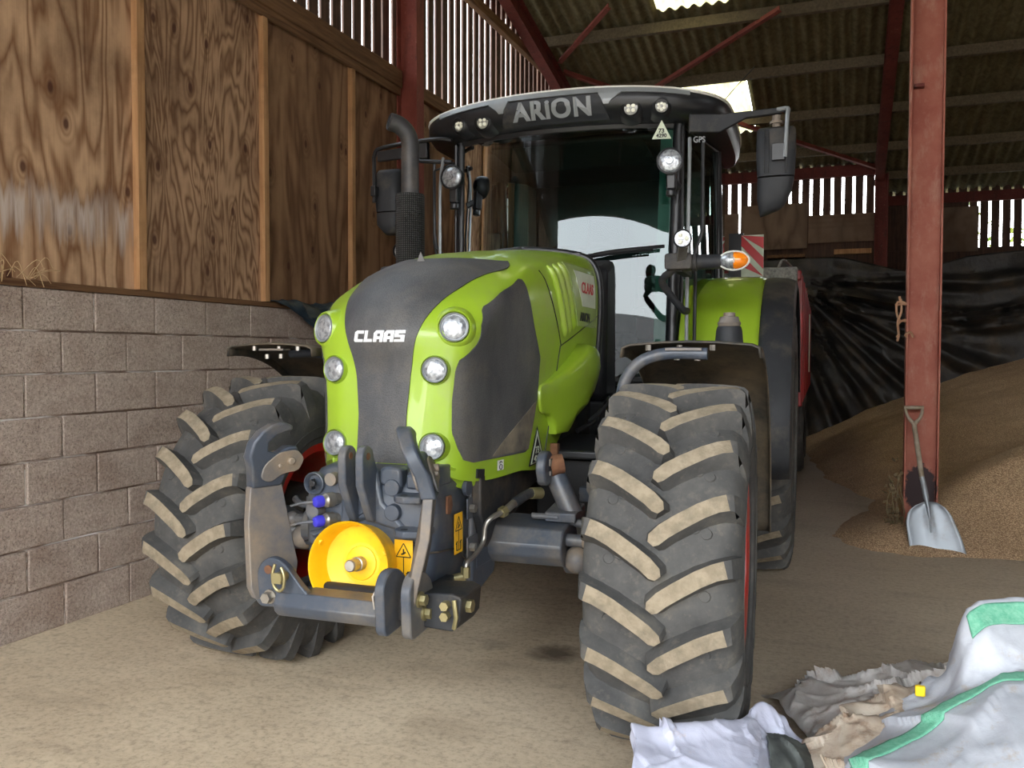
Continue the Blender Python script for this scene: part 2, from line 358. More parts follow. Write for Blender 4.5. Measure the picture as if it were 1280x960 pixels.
# back wall
back=st(empty('wall_back'))
m=MB()
x=-4.0; 
gx=[-4.0]; c=-.192-.168*22
while c<11.5: gx.append(c); c+=.168
gx.append(11.6)
for a,b in zip(gx,gx[1:]):
    if b<.65: m.box((a+.022,15.5,3.2),(b-.022,15.52,4.66))
    else: m.box((a+.022,16.8,2.9),(b-.022,16.82,4.36))
m.build('slatted_boarding',M_SLAT,back,smooth=0)
m=MB(); m.box((-4,15.4,4.42),(.6,15.5,4.60)); m.box((.6,16.7,4.10),(12,16.8,4.27)); m.build('rail',M_REDD,back,smooth=0)
m=MB(); m.box((-4,15.46,0),(.62,15.56,3.42)); m.box((.58,15.5,0),(.62,16.85,4.6)); m.box((.62,16.76,0),(12,16.86,3.32)); m.box((.62,16.75,3.3),(2.0,16.79,4.12)); m.build('lower_cladding',M_SLAT,back,smooth=0)
for (a,b,z0,z1,mt,yb) in ((-1.65,-.58,3.26,4.02,M_PLY4,15.38),(-.56,.50,3.34,3.80,M_PLY4,15.38),(1.25,2.15,3.25,4.02,M_PLY4,16.72),(-2.6,-1.7,3.2,3.9,M_PLY4,15.38)):
    m=MB(); m.box((0,0,0),(b-a,.02,z1-z0)); o=m.build('plywood_board',mt,back,smooth=0); o.location=(a,yb,z0)
m=MB(); m.box((-.15,15.2,3.12),(.42,15.3,3.2)); m.build('batten',M_BATT,back,smooth=0)
m=MB(); m.box((-1.2,15.05,3.08),(-.6,15.3,3.13)); m.build('batten',M_RAIL,back,smooth=0)
# right side wall and front posts
m=MB(); m.box((11.6,-3.2,0),(11.7,15.5,6.7)); st(m.build('wall_right',M_SLAT,smooth=0))
# ---- roof
def corr(m,x0,x1,y0,y1,n=7,amp=.024,p=.15):
    cols=int((x1-x0)/p*n)+1; G=[]
    for y in (y0,y1):
        G.append([(x0+(x1-x0)*i/cols,y,roofz(y)+amp*math.sin(2*PI*(x0+(x1-x0)*i/cols)/p)) for i in range(cols+1)])
    m.grid(G)
rf=st(empty('ceiling'))
m=MB()
S1=(-2.22,-1.31,8.2,10.83); S2=(-2.21,-1.32,12.42,14.1)
corr(m,-4.15,12,-3.9,RY); corr(m,-4.15,S1[0],RY,15.75); corr(m,S1[1],.55,RY,15.75); corr(m,.55,12,RY,17.05)
corr(m,S1[0],S1[1],RY,S1[2]); corr(m,S1[0],S1[1],S1[3],S2[2]); corr(m,S1[0],S1[1],S2[3],15.75)
m.build('roof_sheets',M_ROOF,rf,fix=False,smooth=60)
m=MB(); corr(m,S1[0],S1[1],S1[2],S1[3]); m.build('roof_light',M_SKY,rf,fix=False,smooth=60)
m=MB(); corr(m,S2[0],S2[1],S2[2],S2[3]); m.build('roof_light',M_SKY,rf,fix=False,smooth=60)
M_PURL=m_timber_y('purlin_timber',srgb(84,76,60),srgb(112,100,80))
for y in (-2.6,-1.3,0,1.3,2.6,4.2,5.6,7.05,8.4,9.72,11.02,12.32,13.58,14.78):
    m=MB(); z=roofz(y)-.035; m.box((-4.1,y-.04,z-.13),(12,y+.04,z)); m.build('purlin',M_PURL,rf,smooth=0)
def ibeam(p,q,d,w,t=.014,up=(0,0,1)):
    p,q=Vector(p),Vector(q); m=MB(); dd=(q-p).normalized(); u=Vector(up); sx=dd.cross(u).normalized(); n=sx.cross(dd)
    m.bar(p+n*(d/2-t/2),q+n*(d/2-t/2),w,t,up=up); m.bar(p-n*(d/2-t/2),q-n*(d/2-t/2),w,t,up=up); m.bar(p,q,t*.8,d,up=up); return m
for x in (-3.76,.52,5.1,9.7):
    z=lambda y: roofz(y)-.17-.13
    ibeam((x,RY,z(RY)),(x,15.45,z(15.45)),.26,.14).build('rafter',M_REDD,rf,smooth=0)
    ibeam((x,-3.3,z(-3.3)),(x,RY,z(RY)),.26,.14).build('rafter',M_REDD,rf,smooth=0)
# wind bracing
for a,b in (((-2.7,12.35),(-.75,10.80)),((-3.64,11.3),(-2.7,10.3)),((-3.66,11.55),(-2.0,13.2)),((-1.75,13.2),(.5,15.3))):
    m=MB(); p=(a[0],a[1],roofz(a[1])-.22); q=(b[0],b[1],roofz(b[1])-.22); m.bar(p,q,.07,.012); m.bar((p[0],p[1],p[2]+.03),(q[0],q[1],q[2]+.03),.01,.06); m.build('brace',M_RED,rf,smooth=0)
m=MB(); m.box((.6,15.8,roofz(15.84)-.165),(12,15.88,roofz(15.84)-.035)); m.build('purlin',M_PURL,rf,smooth=0)
# ---- columns
def column(name,x0,x1,y0,y1,z1,mat,base=0):
    m=MB(); ym=(y0+y1)/2; t=.014
    m.box((x0,y0,base),(x0+t,y1,z1)); m.box((x1-t,y0,base),(x1,y1,z1)); m.box((x0,ym-.006,base),(x1,ym+.006,z1))
    return m.build(name,mat,None,bevel=.003,smooth=0)
st(column('column',-3.9,-3.69,7.18,7.33,6.3,M_RED)); st(column('column',-3.9,-3.72,11.72,11.87,5.25,M_RED))
def _foot():
    nt=M_COLP.node_tree; p=[n for n in nt.nodes if n.type=='BSDF_PRINCIPLED'][0]; lk=p.inputs['Base Color'].links[0].from_socket
    g=nt.nodes.new('ShaderNodeNewGeometry'); d=nt.nodes.new('ShaderNodeVectorMath'); d.operation='DISTANCE'; sc=nt.nodes.new('ShaderNodeVectorMath'); sc.operation='MULTIPLY'; sc.inputs[1].default_value=(1.6,.2,1); nt.links.new(g.outputs['Position'],sc.inputs[0]); nt.links.new(sc.outputs[0],d.inputs[0]); d.inputs[1].default_value=(.585*1.6,7.4*.2,.42)
    nz=nt.nodes.new('ShaderNodeTexNoise'); nz.inputs['Scale'].default_value=30; nt.links.new(g.outputs['Position'],nz.inputs['Vector']); ad=nt.nodes.new('ShaderNodeMath'); ad.operation='MULTIPLY_ADD'; ad.inputs[1].default_value=.12; nt.links.new(nz.outputs['Fac'],ad.inputs[0]); nt.links.new(d.outputs['Value'],ad.inputs[2])
    r=nt.nodes.new('ShaderNodeValToRGB'); r.color_ramp.elements[0].position=.23; r.color_ramp.elements[0].color=(1,1,1,1); r.color_ramp.elements[1].position=.26; r.color_ramp.elements[1].color=(0,0,0,1); nt.links.new(ad.outputs[0],r.inputs['Fac'])
    mx=nt.nodes.new('ShaderNodeMix'); mx.data_type='RGBA'; nt.links.new(r.outputs['Color'],mx.inputs[0]); nt.links.new(lk,mx.inputs[6]); mx.inputs[7].default_value=srgb(58,44,46); nt.links.new(mx.outputs[2],p.inputs['Base Color'])
_foot()
pc=column('column',.462,.706,7.36,7.51,6.3,M_COLP); st(pc)
m=MB(); m.box((.49,7.36,3.52),(.56,7.43,3.545)); m.build('bracket',M_REDD,pc,smooth=0)
m=MB(); m.box((.40,7.30,0),(.78,7.57,.02)); m.build('base_plate',M_REDD,pc,smooth=0)
st(column('column',.46,.66,15.2,15.34,4.4,M_REDD)); st(column('column',5.0,5.24,7.36,7.51,6.3,M_COLP)); st(column('column',9.6,9.8,7.36,7.51,6.3,M_COLP))
for x in (5.1,9.7): st(column('column',x,x+.2,-3.3,-3.15,5.8,M_RED))
m=MB(); m.box((-4.1,-3.4,4.78),(12,-3.3,6.1)); m.box((5.3,-3.4,0),(12,-3.3,4.78)); st(m.build('wall_front',M_SLAT,smooth=0))  # right part is unseen, added to cut light on bonnet side and floor
# ---- grain heap
EDGE=[(-.9,15.4),(-.60,14.3),(-.35,12.4),(-.15,10.75),(.12,10.0),(.30,9.35),(.22,8.75),(.02,8.2),(-.09,7.4),(.05,7.1),(.227,6.92),(.437,6.85),(.84,6.93),(1.234,7.03),(2.2,7.15),(3.5,7.3),(6,7.6),(11.5,8)]
def edist(x,y):
    best=9; 
    for (ax,ay),(bx,by) in zip(EDGE,EDGE[1:]):
        dx,dy=bx-ax,by-ay; t=max(0,min(1,((x-ax)*dx+(y-ay)*dy)/(dx*dx+dy*dy))); d=math.hypot(x-ax-t*dx,y-ay-t*dy)
        if d<best: best=d; side=(dx*(y-ay)-dy*(x-ax))
    # inside = to the left of travel direction (up/right side)
    return best if side>0 else -best
def smin(a,b,k):
    h=max(k-abs(a-b),0)/k; return min(a,b)-h*h*k*.25
def grainz(x,y):
    d=edist(x,y)
    d+= .06*(noise.noise(Vector((x*2.5,y*2.5,0)))) + .03*noise.noise(Vector((x*8,y*8,3)))
    back=.12+.62*max(0,min(1.3,(x+.6)/3.2))*max(0,min(1.6,(y-8.4)/4.5))*1.3
    front=.05+.62*max(0,min(1,(x-.25)/1.3))*math.exp(-((y-8.55)/1.1)**2)
    lim=back*max(0,min(1,(y-8.4)/4))+front+.10
    z=smin(d*.55,lim,.25)
    z+=(.05*noise.noise(Vector((x*1.3,y*1.3,7)))+.018*noise.noise(Vector((x*4,y*4,1))))*min(1,max(0,d)*2)
    return z-.004 if d>-.05 else -.05
GZ={}
nx,ny=150,170
G=[]
for j in range(ny+1):
    y=6.75+(15.0-6.75)*(j/ny)**1.25; row=[]
    for i in range(nx+1):
        x=-1.0+12.5*(i/nx)**1.7; row.append((x,y,grainz(x,y)))
    G.append(row)
m=MB(); m.grid(G); gr=m.build('grain_heap',M_GRAIN,smooth=80); tag(gr,'heap of pale brown grain spread over the floor against the black sheeting','grain',kind='stuff')
# ---- black tarpaulin hung in front of the back wall
def m_tarp():
    t=NT('black_polythene'); v=t.coord('Object'); n=t.noise(v,3,6,.65); n2=t.noise(t.coord('Object',(2,1,1)),9,4,.7)
    c=t.ramp(n,[(.35,srgb(22,23,25)),(.52,srgb(44,41,38)),(.7,srgb(78,68,54))])
    t.bsdf(c,t.math('ADD',.36,t.math('MULTIPLY',n,.3)),bump=t.mix(.5,n2,n),bstr=.55,bdist=.03,spec=.6); return t.m
M_TARP=m_tarp()
G=[]; cx,cz=-.85,2.75
for j in range(90):
    v=j/89; row=[]
    for i in range(260):
        u=i/259; x=-1.3+u*12.5
        top=3.06-.10*math.sin(max(0,x+.3)*1.1)**2 - .16*max(0,1-abs(x-.9)/.9)
        z=top*(1-v)+0.0*v
        y=15.12-.10*v
        # radiating folds from the tied corner
        dx,dz=x-cx,cz-z; a=math.atan2(dz,dx+.05); r=math.hypot(dx,dz)
        f=math.exp(-(max(0,x-1.6)/1.0)**2)*min(1,r*1.3) if dz>0 else 0
        y-=.075*f*(math.sin(a*30+1.5*noise.noise(Vector((r,a*3,0))))+.5*math.sin(a*57+r*2))
        # swags across
        sag=2.55-.42*math.exp(-((x-1.7)/1.5)**2)
        for q,(o,w,h) in enumerate(((0,.05,.16),(-.14,.045,.13),(-.27,.06,.10),(.42,.10,.05))):
            y-=h*math.exp(-((z-(sag+o*(1 if x>-.2 else .4)))/w)**2)*min(1,max(0,(x+.9)/.7))
        y-=.08*noise.noise(Vector((x*1.1,z*1.6,2)))+.03*noise.noise(Vector((x*4,z*5,5)))
        row.append((x,y-.05,z))
    G.append(row)
m=MB(); m.grid(G); tp=m.build('tarpaulin',M_TARP,smooth=80,solid=.004); tag(tp,'black plastic sheeting hung in swags along the back wall behind the grain','tarpaulin')
# dark drum-like bale stack behind the sheet, top left of it
M_DKBOX=pmat('dark_sheet',srgb(40,44,46),.6,c2=srgb(58,60,58),scale=4)
# ---- greenery beyond the back wall
M_LEAF=pmat('hedge_leaves',srgb(96,120,40),.8,c2=srgb(150,160,70),scale=2)
m=MB(); rr=random.Random(5)
for i in range(2600):
    x=rr.uniform(.6,12); y=rr.uniform(18,19.5); z=rr.uniform(0,3.9+.5*math.sin(x)); s=rr.uniform(.06,.16); a=rr.uniform(0,6.28); b=rr.uniform(-1,1)
    u=Vector((math.cos(a),math.sin(a),b)).normalized()*s; w=u.cross(Vector((rr.random(),rr.random(),1))).normalized()*s*.6; p=Vector((x,y,z))
    m.add([p-u,p+w,p+u,p-w],[(0,1,2,3)])
hd=m.build('hedge',M_LEAF,smooth=0,fix=False); tag(hd,'green hedge glimpsed through gaps in the back wall boards','hedge',kind='stuff')
# leafy growth on inside of back wall right of the column
# ---- farm building across the yard (seen reflected in the windscreen)
fb=empty('farm_building','brown farm building across the yard reflected in the tractor windscreen','building',(10,-19.5,0))
M_FBW=pmat('weatherboard',srgb(120,92,74),.9,c2=srgb(150,124,104),scale=1); M_FBR=pmat('slate_roof',srgb(104,98,94),.85,c2=srgb(128,120,114),scale=2)
m=MB(); m.box((-16,-4,-.02),(16,4,3.4)); m.build('wall',M_FBW,fb,smooth=0)
m=MB(); m.add([(-16.4,-4.4,3.3),(16.4,-4.4,3.3),(16.4,0,6.0),(-16.4,0,6.0),(-16.4,4.4,3.3),(16.4,4.4,3.3)],[(0,1,2,3),(3,2,5,4),(0,3,4),(1,5,2)]); m.build('roof',M_FBR,fb,smooth=0)
M_WIN=pmat('window_white',srgb(225,228,230),.4)
for k in (-11,-5,1,7,12):
    m=MB(); m.box((k,4,.9),(k+1.1,4.05,2.1)); m.build('window',M_WIN,fb,smooth=0)
# ---------------------------------------------------------------- tractor bonnet surface
HC=[
[(0,-.505,1.045),(.12,-.505,1.045),(.21,-.49,1.03),(.27,-.42,.99),(.32,-.25,.97),(.37,0,.975),(.40,.28,.98),(.41,.7,1.2),(.42,1.1,1.35)],
[(0,-.495,1.2),(.12,-.495,1.2),(.215,-.48,1.2),(.275,-.41,1.18),(.33,-.2,1.17),(.385,.05,1.17),(.41,.35,1.18),(.42,.7,1.33),(.43,1.1,1.45)],
[(0,-.485,1.4),(.12,-.485,1.4),(.22,-.475,1.4),(.28,-.41,1.4),(.335,-.2,1.4),(.39,.05,1.4),(.42,.4,1.42),(.43,.75,1.5),(.44,1.1,1.58)],
[(0,-.515,1.54),(.12,-.505,1.54),(.24,-.47,1.55),(.32,-.38,1.55),(.35,-.2,1.55),(.395,.05,1.57),(.425,.4,1.6),(.435,.75,1.66),(.445,1.1,1.71)],
[(0,-.45,1.66),(.12,-.44,1.66),(.25,-.38,1.65),(.33,-.30,1.64),(.36,-.18,1.66),(.395,.05,1.70),(.42,.45,1.77),(.43,.77,1.81),(.44,1.1,1.84)],
[(0,-.34,1.74),(.12,-.33,1.735),(.24,-.28,1.72),(.31,-.22,1.71),(.35,-.1,1.74),(.38,.1,1.79),(.40,.5,1.87),(.41,.8,1.90),(.415,1.1,1.93)],
[(0,-.13,1.835),(.1,-.13,1.833),(.19,-.1,1.825),(.26,-.03,1.81),(.30,.05,1.82),(.33,.2,1.86),(.34,.55,1.93),(.345,.8,1.96),(.35,1.1,1.985)],
[(0,.1,1.90),(.05,.1,1.90),(.1,.12,1.9),(.14,.15,1.895),(.16,.2,1.9),(.17,.35,1.93),(.17,.6,1.965),(.17,.85,1.995),(.17,1.1,2.02)],
[(0,.25,1.925),(0,.27,1.928),(0,.29,1.932),(0,.31,1.935),(0,.35,1.94),(0,.45,1.955),(0,.7,1.985),(0,.9,2.01),(0,1.1,2.035)]]
HC=[[ (p[0]+(.02 if j==3 and p[0]>.2 else .008 if j==4 and p[0]>.3 else -.012 if j==8 and p[0]>.3 else 0),p[1],p[2]) for j,p in enumerate(r)] for r in HC]
def hood_grid(nu=8,nv=8,HC=HC):
    H2=[]
    for r in HC:
        rr=list(r)
        H2.append(rr)
    rows=[spl(r,nu,True) for r in H2]
    cols=[spl([r[j] for r in rows],nv) for j in range(len(rows[0]))]
    half=[[cols[j][i] for j in range(len(cols))] for i in range(len(cols[0]))]
    return [[(-p[0],p[1],p[2]) for p in r[:0:-1]]+list(r) for r in half]
# paints, rubber, metals
M_GREEN=pmat('seed_green_paint',srgb(146,176,44),.34,dirt=srgb(142,150,92),dirt_amt=.3,scale=3,coat=.3,c2=srgb(140,170,42))
M_GRILLE=NT('charcoal_mesh_grille')
def _g():
    t=M_GRILLE; v=t.coord('Object'); vo=t.n('ShaderNodeTexVoronoi'); vo.inputs['Scale'].default_value=160; t.l(v,vo.inputs['Vector'])
    n=t.noise(t.coord('Object',(1,1,.35)),5,6,.6); c=t.ramp(n,[(.35,srgb(58,59,62)),(.7,srgb(88,87,86))]); c=t.mix(t.ramp(t.noise(v,3,6,.7),[(.5,(0,0,0)),(.8,(.5,.5,.5))]),c,srgb(120,110,92))
    c=t.mix(.35,c,t.ramp(vo.outputs['Distance'],[(.1,(.1,.1,.1)),(.5,(1,1,1))]),'MULTIPLY')
    t.bsdf(c,.55,bump=vo.outputs['Distance'],bstr=.25,bdist=.003); return t.m
M_GRILLE=_g()
M_DIRTG=pmat('dusty_grille_corner',srgb(78,74,68),.8,c2=srgb(120,110,94),scale=9,bump=.2)
M_GREY=pmat('blue_grey_casting',srgb(68,75,86),.38,dirt=srgb(118,110,98),dirt_amt=.4,scale=5,c2=srgb(58,65,76),spec=.5)
M_GREYD=pmat('dusty_grey_steel',srgb(86,88,92),.52,dirt=srgb(140,124,104),dirt_amt=.6,scale=6,c2=srgb(84,88,94))
M_DARK=pmat('dark_chassis',srgb(34,36,40),.6,dirt=srgb(92,80,64),dirt_amt=.4,scale=6)
M_BLK=pmat('black_plastic',srgb(24,25,27),.35,c2=srgb(34,35,38),scale=8)
M_BLKM=pmat('matt_black_plastic',srgb(38,40,44),.6,dirt=srgb(90,82,70),dirt_amt=.3,scale=5)
M_FEND=pmat('fender_plastic',srgb(54,53,50),.6,dirt=srgb(112,98,78),dirt_amt=.55,scale=5,c2=srgb(40,39,37))
M_RIM=pmat('red_rim_paint',srgb(184,34,26),.4,dirt=srgb(120,80,60),dirt_amt=.4,scale=5)
M_YEL=pmat('yellow_plastic',srgb(246,196,20),.38,dirt=srgb(180,130,40),dirt_amt=.2,scale=7,c2=srgb(236,180,14))
M_BLUE=pmat('blue_cap',srgb(62,58,190),.35); M_STEEL=pmat('bare_steel',srgb(170,166,158),.35,.8,dirt=srgb(120,108,92),dirt_amt=.4,scale=8)
M_RUST=pmat('rust',srgb(92,60,42),.9,c2=srgb(122,84,58),scale=20,bump=.3)
M_BRASS=pmat('brass_fitting',srgb(160,150,110),.4,.7)
M_WHITE=pmat('white_plastic',srgb(222,222,214),.4); M_DECALW=pmat('white_sticker',srgb(205,214,190),.5,c2=srgb(190,198,176)); M_DECALK=pmat('black_print',srgb(20,20,20),.5); M_REDP=pmat('red_print',srgb(196,30,36),.4)
M_DECALY=pmat('yellow_sticker',srgb(250,190,20),.4); M_LOGO=pmat('silver_lettering',srgb(226,228,230),.35,.1); M_LOGOG=pmat('grey_lettering',srgb(140,144,146),.4)
M_ORANGE=pmat('amber_lens',srgb(240,120,16),.15,c2=srgb(250,140,30),coat=.6)
M_ROOFW=pmat('roof_white',srgb(226,224,214),.4,dirt=srgb(160,150,130),dirt_amt=.2,scale=3)
M_SILV=pmat('silver_trim',srgb(140,144,146),.35,.2)
M_CHROME=pmat('reflector',srgb(215,218,222),.12,.9,c2=srgb(190,194,200),scale=30)
M_SEAT=pmat('dark_seat_fabric',srgb(44,46,50),.9); M_CABIN=pmat('cab_interior_plastic',srgb(70,74,76),.7); M_CABING=pmat('cab_grey_trim',srgb(120,128,128),.7)
M_HAZE=pmat('windscreen_surround',srgb(70,104,94),.3)
def m_glass(name,tint,ior=1.6,rough=0.0):
    t=NT(name); tr=t.n('ShaderNodeBsdfTransparent'); tr.inputs[0].default_value=tint; g=t.n('ShaderNodeBsdfGlossy'); g.inputs['Roughness'].default_value=rough; g.inputs[0].default_value=(.9,.97,1,1)
    fr=t.n('ShaderNodeFresnel'); fr.inputs['IOR'].default_value=ior; mx=t.n('ShaderNodeMixShader'); t.l(fr.outputs[0],mx.inputs[0]); t.l(tr.outputs[0],mx.inputs[1]); t.l(g.outputs[0],mx.inputs[2]); t.l(mx.outputs[0],t.out.inputs['Surface']); return t.m
M_GLASS=m_glass('green_tinted_glass',(.40,.56,.51,1),1.55); M_LENS=m_glass('clear_lens',(.97,.98,1,1),1.5,.05)
def m_lens():
    t=NT('headlamp_glass'); v=t.coord('Object'); w=t.noise(v,45,2,.5); c=t.ramp(t.noise(v,60,2,.5),[(.35,srgb(130,134,140)),(.6,srgb(190,195,200))]); p=t.bsdf(c,.28,.55,bump=w,bstr=.45,bdist=.008,spec=.6,coat=.5); return t.m
M_LAMP=m_lens()
M_TYRE=NT('tyre_rubber')
def _t():
    t=M_TYRE; v=t.coord('Object'); n=t.noise(v,5,7,.65); c=t.ramp(n,[(.3,srgb(58,58,58)),(.55,srgb(80,79,77)),(.8,srgb(112,107,98))])
    n2=t.noise(v,28,5,.7); c=t.mix(t.ramp(n2,[(.55,(0,0,0)),(.8,(.35,.35,.35))]),c,srgb(140,130,112))
    t.bsdf(c,.8,bump=n2,bstr=.12,bdist=.004,spec=.3); return t.m
M_TYRE=_t()
M_LUG=pmat('dusty_lug_face',srgb(150,138,118),.95,c2=srgb(128,117,99),scale=26,bump=.5,bscale=120,spec=.15,dirt=srgb(110,102,88),dirt_amt=.35)
# ------------------------------------------------ tyres and wheels
def tyre(R,w,rim_r,nl,name,parent,sgn=1,lh=.052,k=1.0):
    """axis along x; lugs in a chevron. sgn mirrors nothing but keeps chevron direction for forward = -y"""
    m=MB(); hb=R-lh; hw=w/2
    prof=[(0,hb+.0),(.35*hw,hb-.002),(.62*hw,hb-.008),(.80*hw,hb-.022),(.90*hw,hb-.045),(.965*hw,hb-.08),(1.0*hw,hb-.135),(.99*hw,hb-.19),(.965*hw,hb-.235),(.93*hw,rim_r+.035),(.91*hw,rim_r+.01),(.84*hw,rim_r-.004)]
    full=[(-a,b) for a,b in prof[:0:-1]]+prof
    N=96; G=[]
    for (x,r) in full: G.append([(x,r*math.cos(2*PI*i/N),r*math.sin(2*PI*i/N)) for i in range(N)])
    m.grid(G,0,True)
    def carc(xa):
        return interp([(a,b) for a,b in prof],xa)
    step=2*PI/nl
    # lug stations: (lateral fraction, angle lag in steps, half width top, radius top)
    stn=[(-.05,.60,.012,R-.006),(-.01,.53,.024,R-.001),(.10,.40,.026,R),(.27,.255,.0265,R),(.52,.06,.0265,R-.001),(.70,-.05,.0265,R-.003),(.83,-.10,.028,R-.008),(.90,-.12,.030,R-.022),(.955,-.13,.036,R-.062),(.995,-.13,.042,R-.12),(1.0,-.12,.036,R-.175),(.975,-.10,.014,R-.215)]
    for side in (1,-1):
        for q in range(nl):
            a0=q*step+(step/2 if side<0 else 0); secs=[]
            for i,(fx,lag,wt,rt) in enumerate(stn):
                x=fx*hw; a=a0+lag*step*k
                f0=stn[max(i-1,0)]; f1=stn[min(i+1,len(stn)-1)]
                dx=(f1[0]-f0[0])*hw; da=(f1[1]-f0[1])*step*k*R
                drr=(f1[3]-f0[3]); L=math.hypot(math.hypot(dx,drr),da) or 1
                # sideways direction in the tread plane (perp to path)
                px,pa=-da/L,math.hypot(dx,drr)/L
                if i>7: px,pa=0,1
                base=(carc(min(abs(x),hw*.999))-.012) if i<9 else rt-.045
                if i>=8: bx=x-.05 ; 
                else: bx=x
                def P(xx,ang,rr): return (side*xx,rr*math.cos(ang),rr*math.sin(ang))
                wb=wt+.020
                secs.append([P(bx+px*wb,a+pa*wb/R,base),P(x+px*wt,a+pa*wt/R,rt),P(x-px*wt,a-pa*wt/R,rt),P(bx-px*wb,a-pa*wb/R,base)])
            o=len(m.v)
            for s in secs: m.v+=s
            n=len(secs)
            for j in range(n-1):
                for c in range(3):
                    m.f.append((o+j*4+c,o+j*4+c+1,o+(j+1)*4+c+1,o+(j+1)*4+c)); m.mi.append(1 if (c==1 and j<6) else 0)
            m.f.append((o,o+1,o+2,o+3)); m.mi.append(0); m.f.append((o+n*4-4,o+n*4-3,o+n*4-2,o+n*4-1)); m.mi.append(0)
    # small raised pads between lugs
    for side in (1,-1):
        for q in range(nl):
            for (fx,lg) in ((.30,.18),(.44,.28),(.58,.36)):
                x=side*fx*hw; a=(q+lg)*step+(step/2 if side<0 else 0); r=carc(abs(x))
                c=Vector((x,r*math.cos(a),r*math.sin(a))); nrm=Vector((0,math.cos(a),math.sin(a)))
                m.cyl(c-nrm*.004,c+nrm*.003,.021,.017,10)
    # sidewall lettering ring (raised rib)
    for side in (1,-1):
        m.lathe((side*(hw*.985),0,0),(side*(hw*.985+.1),0,0),[(-.01,rim_r+.085),(.004,rim_r+.09),(.004,rim_r+.094),(-.01,rim_r+.10)],64,0,False)
    return m.build(name,[M_TYRE,M_LUG],parent,smooth=30,bevel=0)
def wheel(root,name,loc,R,w,rim_r,nl,outer,disc=.05,sg=1):
    """rim = the part; tyre and hub its sub-parts. outer=+1: dish faces +x"""
    hw=w/2; m=MB(); s=outer
    x0=hw*.905
    m.lathe((-x0,0,0),(1,0,0),[(0,rim_r+.02),(.012,rim_r+.02),(.02,rim_r-.012),(.09,rim_r-.03),(.13,rim_r-.055),(2*x0-.13,rim_r-.055),(2*x0-.09,rim_r-.03),(2*x0-.02,rim_r-.012),(2*x0-.012,rim_r+.02),(2*x0,rim_r+.02),(2*x0,rim_r+.005),(2*x0-.01,rim_r-.03),(2*x0-.09,rim_r-.048),(2*x0-.14,rim_r-.075),(.14,rim_r-.075),(.09,rim_r-.048),(.01,rim_r-.03),(0,rim_r+.005)],64,0,False)
    # dish
    d0=.03*s
    m.lathe((d0,0,0),(d0+s,0,0),[(0,.0),(0,.13),(.01,.16),(-.02,rim_r*.55),(.0,rim_r*.7),(.015,rim_r-.06),(.027,rim_r-.06),(.012,rim_r*.7),(-.006,rim_r*.55),(.022,.16),(.014,.13),(.014,.0)],48,0,False)
    rim=m.build(name,M_RIM,root,smooth=40); rim.location=loc
    tyre(R,w,rim_r,nl,'tyre',rim)
    h=MB(); h.cyl((d0,0,0),(d0+s*.10,0,0),.10,.09,28); h.cyl((d0+s*.10,0,0),(d0+s*.125,0,0),.065,.05,24); h.cyl((d0,0,0),(d0-s*.26,0,0),.17,.15,28)
    for i in range(10):
        a=2*PI*i/10; h.cyl((d0,.135*math.cos(a),.135*math.sin(a)),(d0+s*.035,.135*math.cos(a),.135*math.sin(a)),.013,n=6)
    h.build('hub',M_DARK,rim)
    return rim
TR=empty('tractor','green and charcoal farm tractor with red rims parked nose first toward the viewer','tractor',(-1.6244,3.3516,0),math.radians(1.2114))
fwR,fwL=.688,.715
w1=wheel(TR,'front_wheel',(1.046,-.022,.668),.682,.535,.352,20,1); w1.rotation_euler=(math.radians(8.8),0,math.radians(1.4))
w2=wheel(TR,'front_wheel',(-.965,.246,.670),.684,.535,.352,20,-1); w2.rotation_euler=(math.radians(14.8),0,math.radians(-2.4))
for sx in (1,-1): 
    r=wheel(TR,'rear_wheel',(sx*1.06,2.82,.915),.925,.66,.483,22,sx); r.rotation_euler=(math.radians(5),0,0)
# ------------------------------------------------ bonnet
HG=hood_grid()
m=MB(); m.grid(HG); hood=m.build('bonnet',M_GREEN,TR,smooth=50,solid=0)
HB=BVHTree.FromPolygons([Vector(p) for r in HG for p in r],[(j*len(HG[0])+i,j*len(HG[0])+i+1,(j+1)*len(HG[0])+i+1,(j+1)*len(HG[0])+i) for j in range(len(HG)-1) for i in range(len(HG[0])-1)])
def on_front(v,z,off=0):
    h,n,_,_=HB.ray_cast(Vector((v,-2,z)),Vector((0,1,0)))
    if h is None: h=Vector((v,0,z)); n=Vector((0,-1,0))
    if n.y>0: n=-n
    return h+n*off,n
def on_side(y,z,s=1,off=0):
    h,n,_,_=HB.ray_cast(Vector((s*2,y,z)),Vector((-s,0,0)))
    if h is None: h=Vector((s*.42,y,z)); n=Vector((s,0,0))
    if n.x*s<0: n=-n
    return h+n*off,n
def near(p,off=0):
    h,n,_,_=HB.find_nearest(Vector(p)); 
    if (h-Vector((0,.8,1.4))).dot(n)<0: n=-n
    return h+n*off,n
def patch(rows,fn,off,name,mat,parent,nx=24,th=.006,flip=False):
    """rows: list of (z, a_left, a_right) -> ruled patch laid on the bonnet, with thickness"""
    top=[];bot=[]
    for (z,a,b) in rows:
        top.append([]);bot.append([])
        for i in range(nx+1):
            t=a+(b-a)*i/nx; p,n=fn(t,z); top[-1].append(p+n*off); bot[-1].append(p-n*th)
    m=MB(); m.grid(top)
    ring=[(0,i) for i in range(nx+1)]+[(j,nx) for j in range(1,len(rows))]+[(len(rows)-1,i) for i in range(nx-1,-1,-1)]+[(j,0) for j in range(len(rows)-2,0,-1)]
    T_=[top[j][i] for j,i in ring];B_=[bot[j][i] for j,i in ring]; T_.append(T_[0]);B_.append(B_[0]); m.grid([T_,B_])
    return m.build(name,mat,parent,smooth=40)
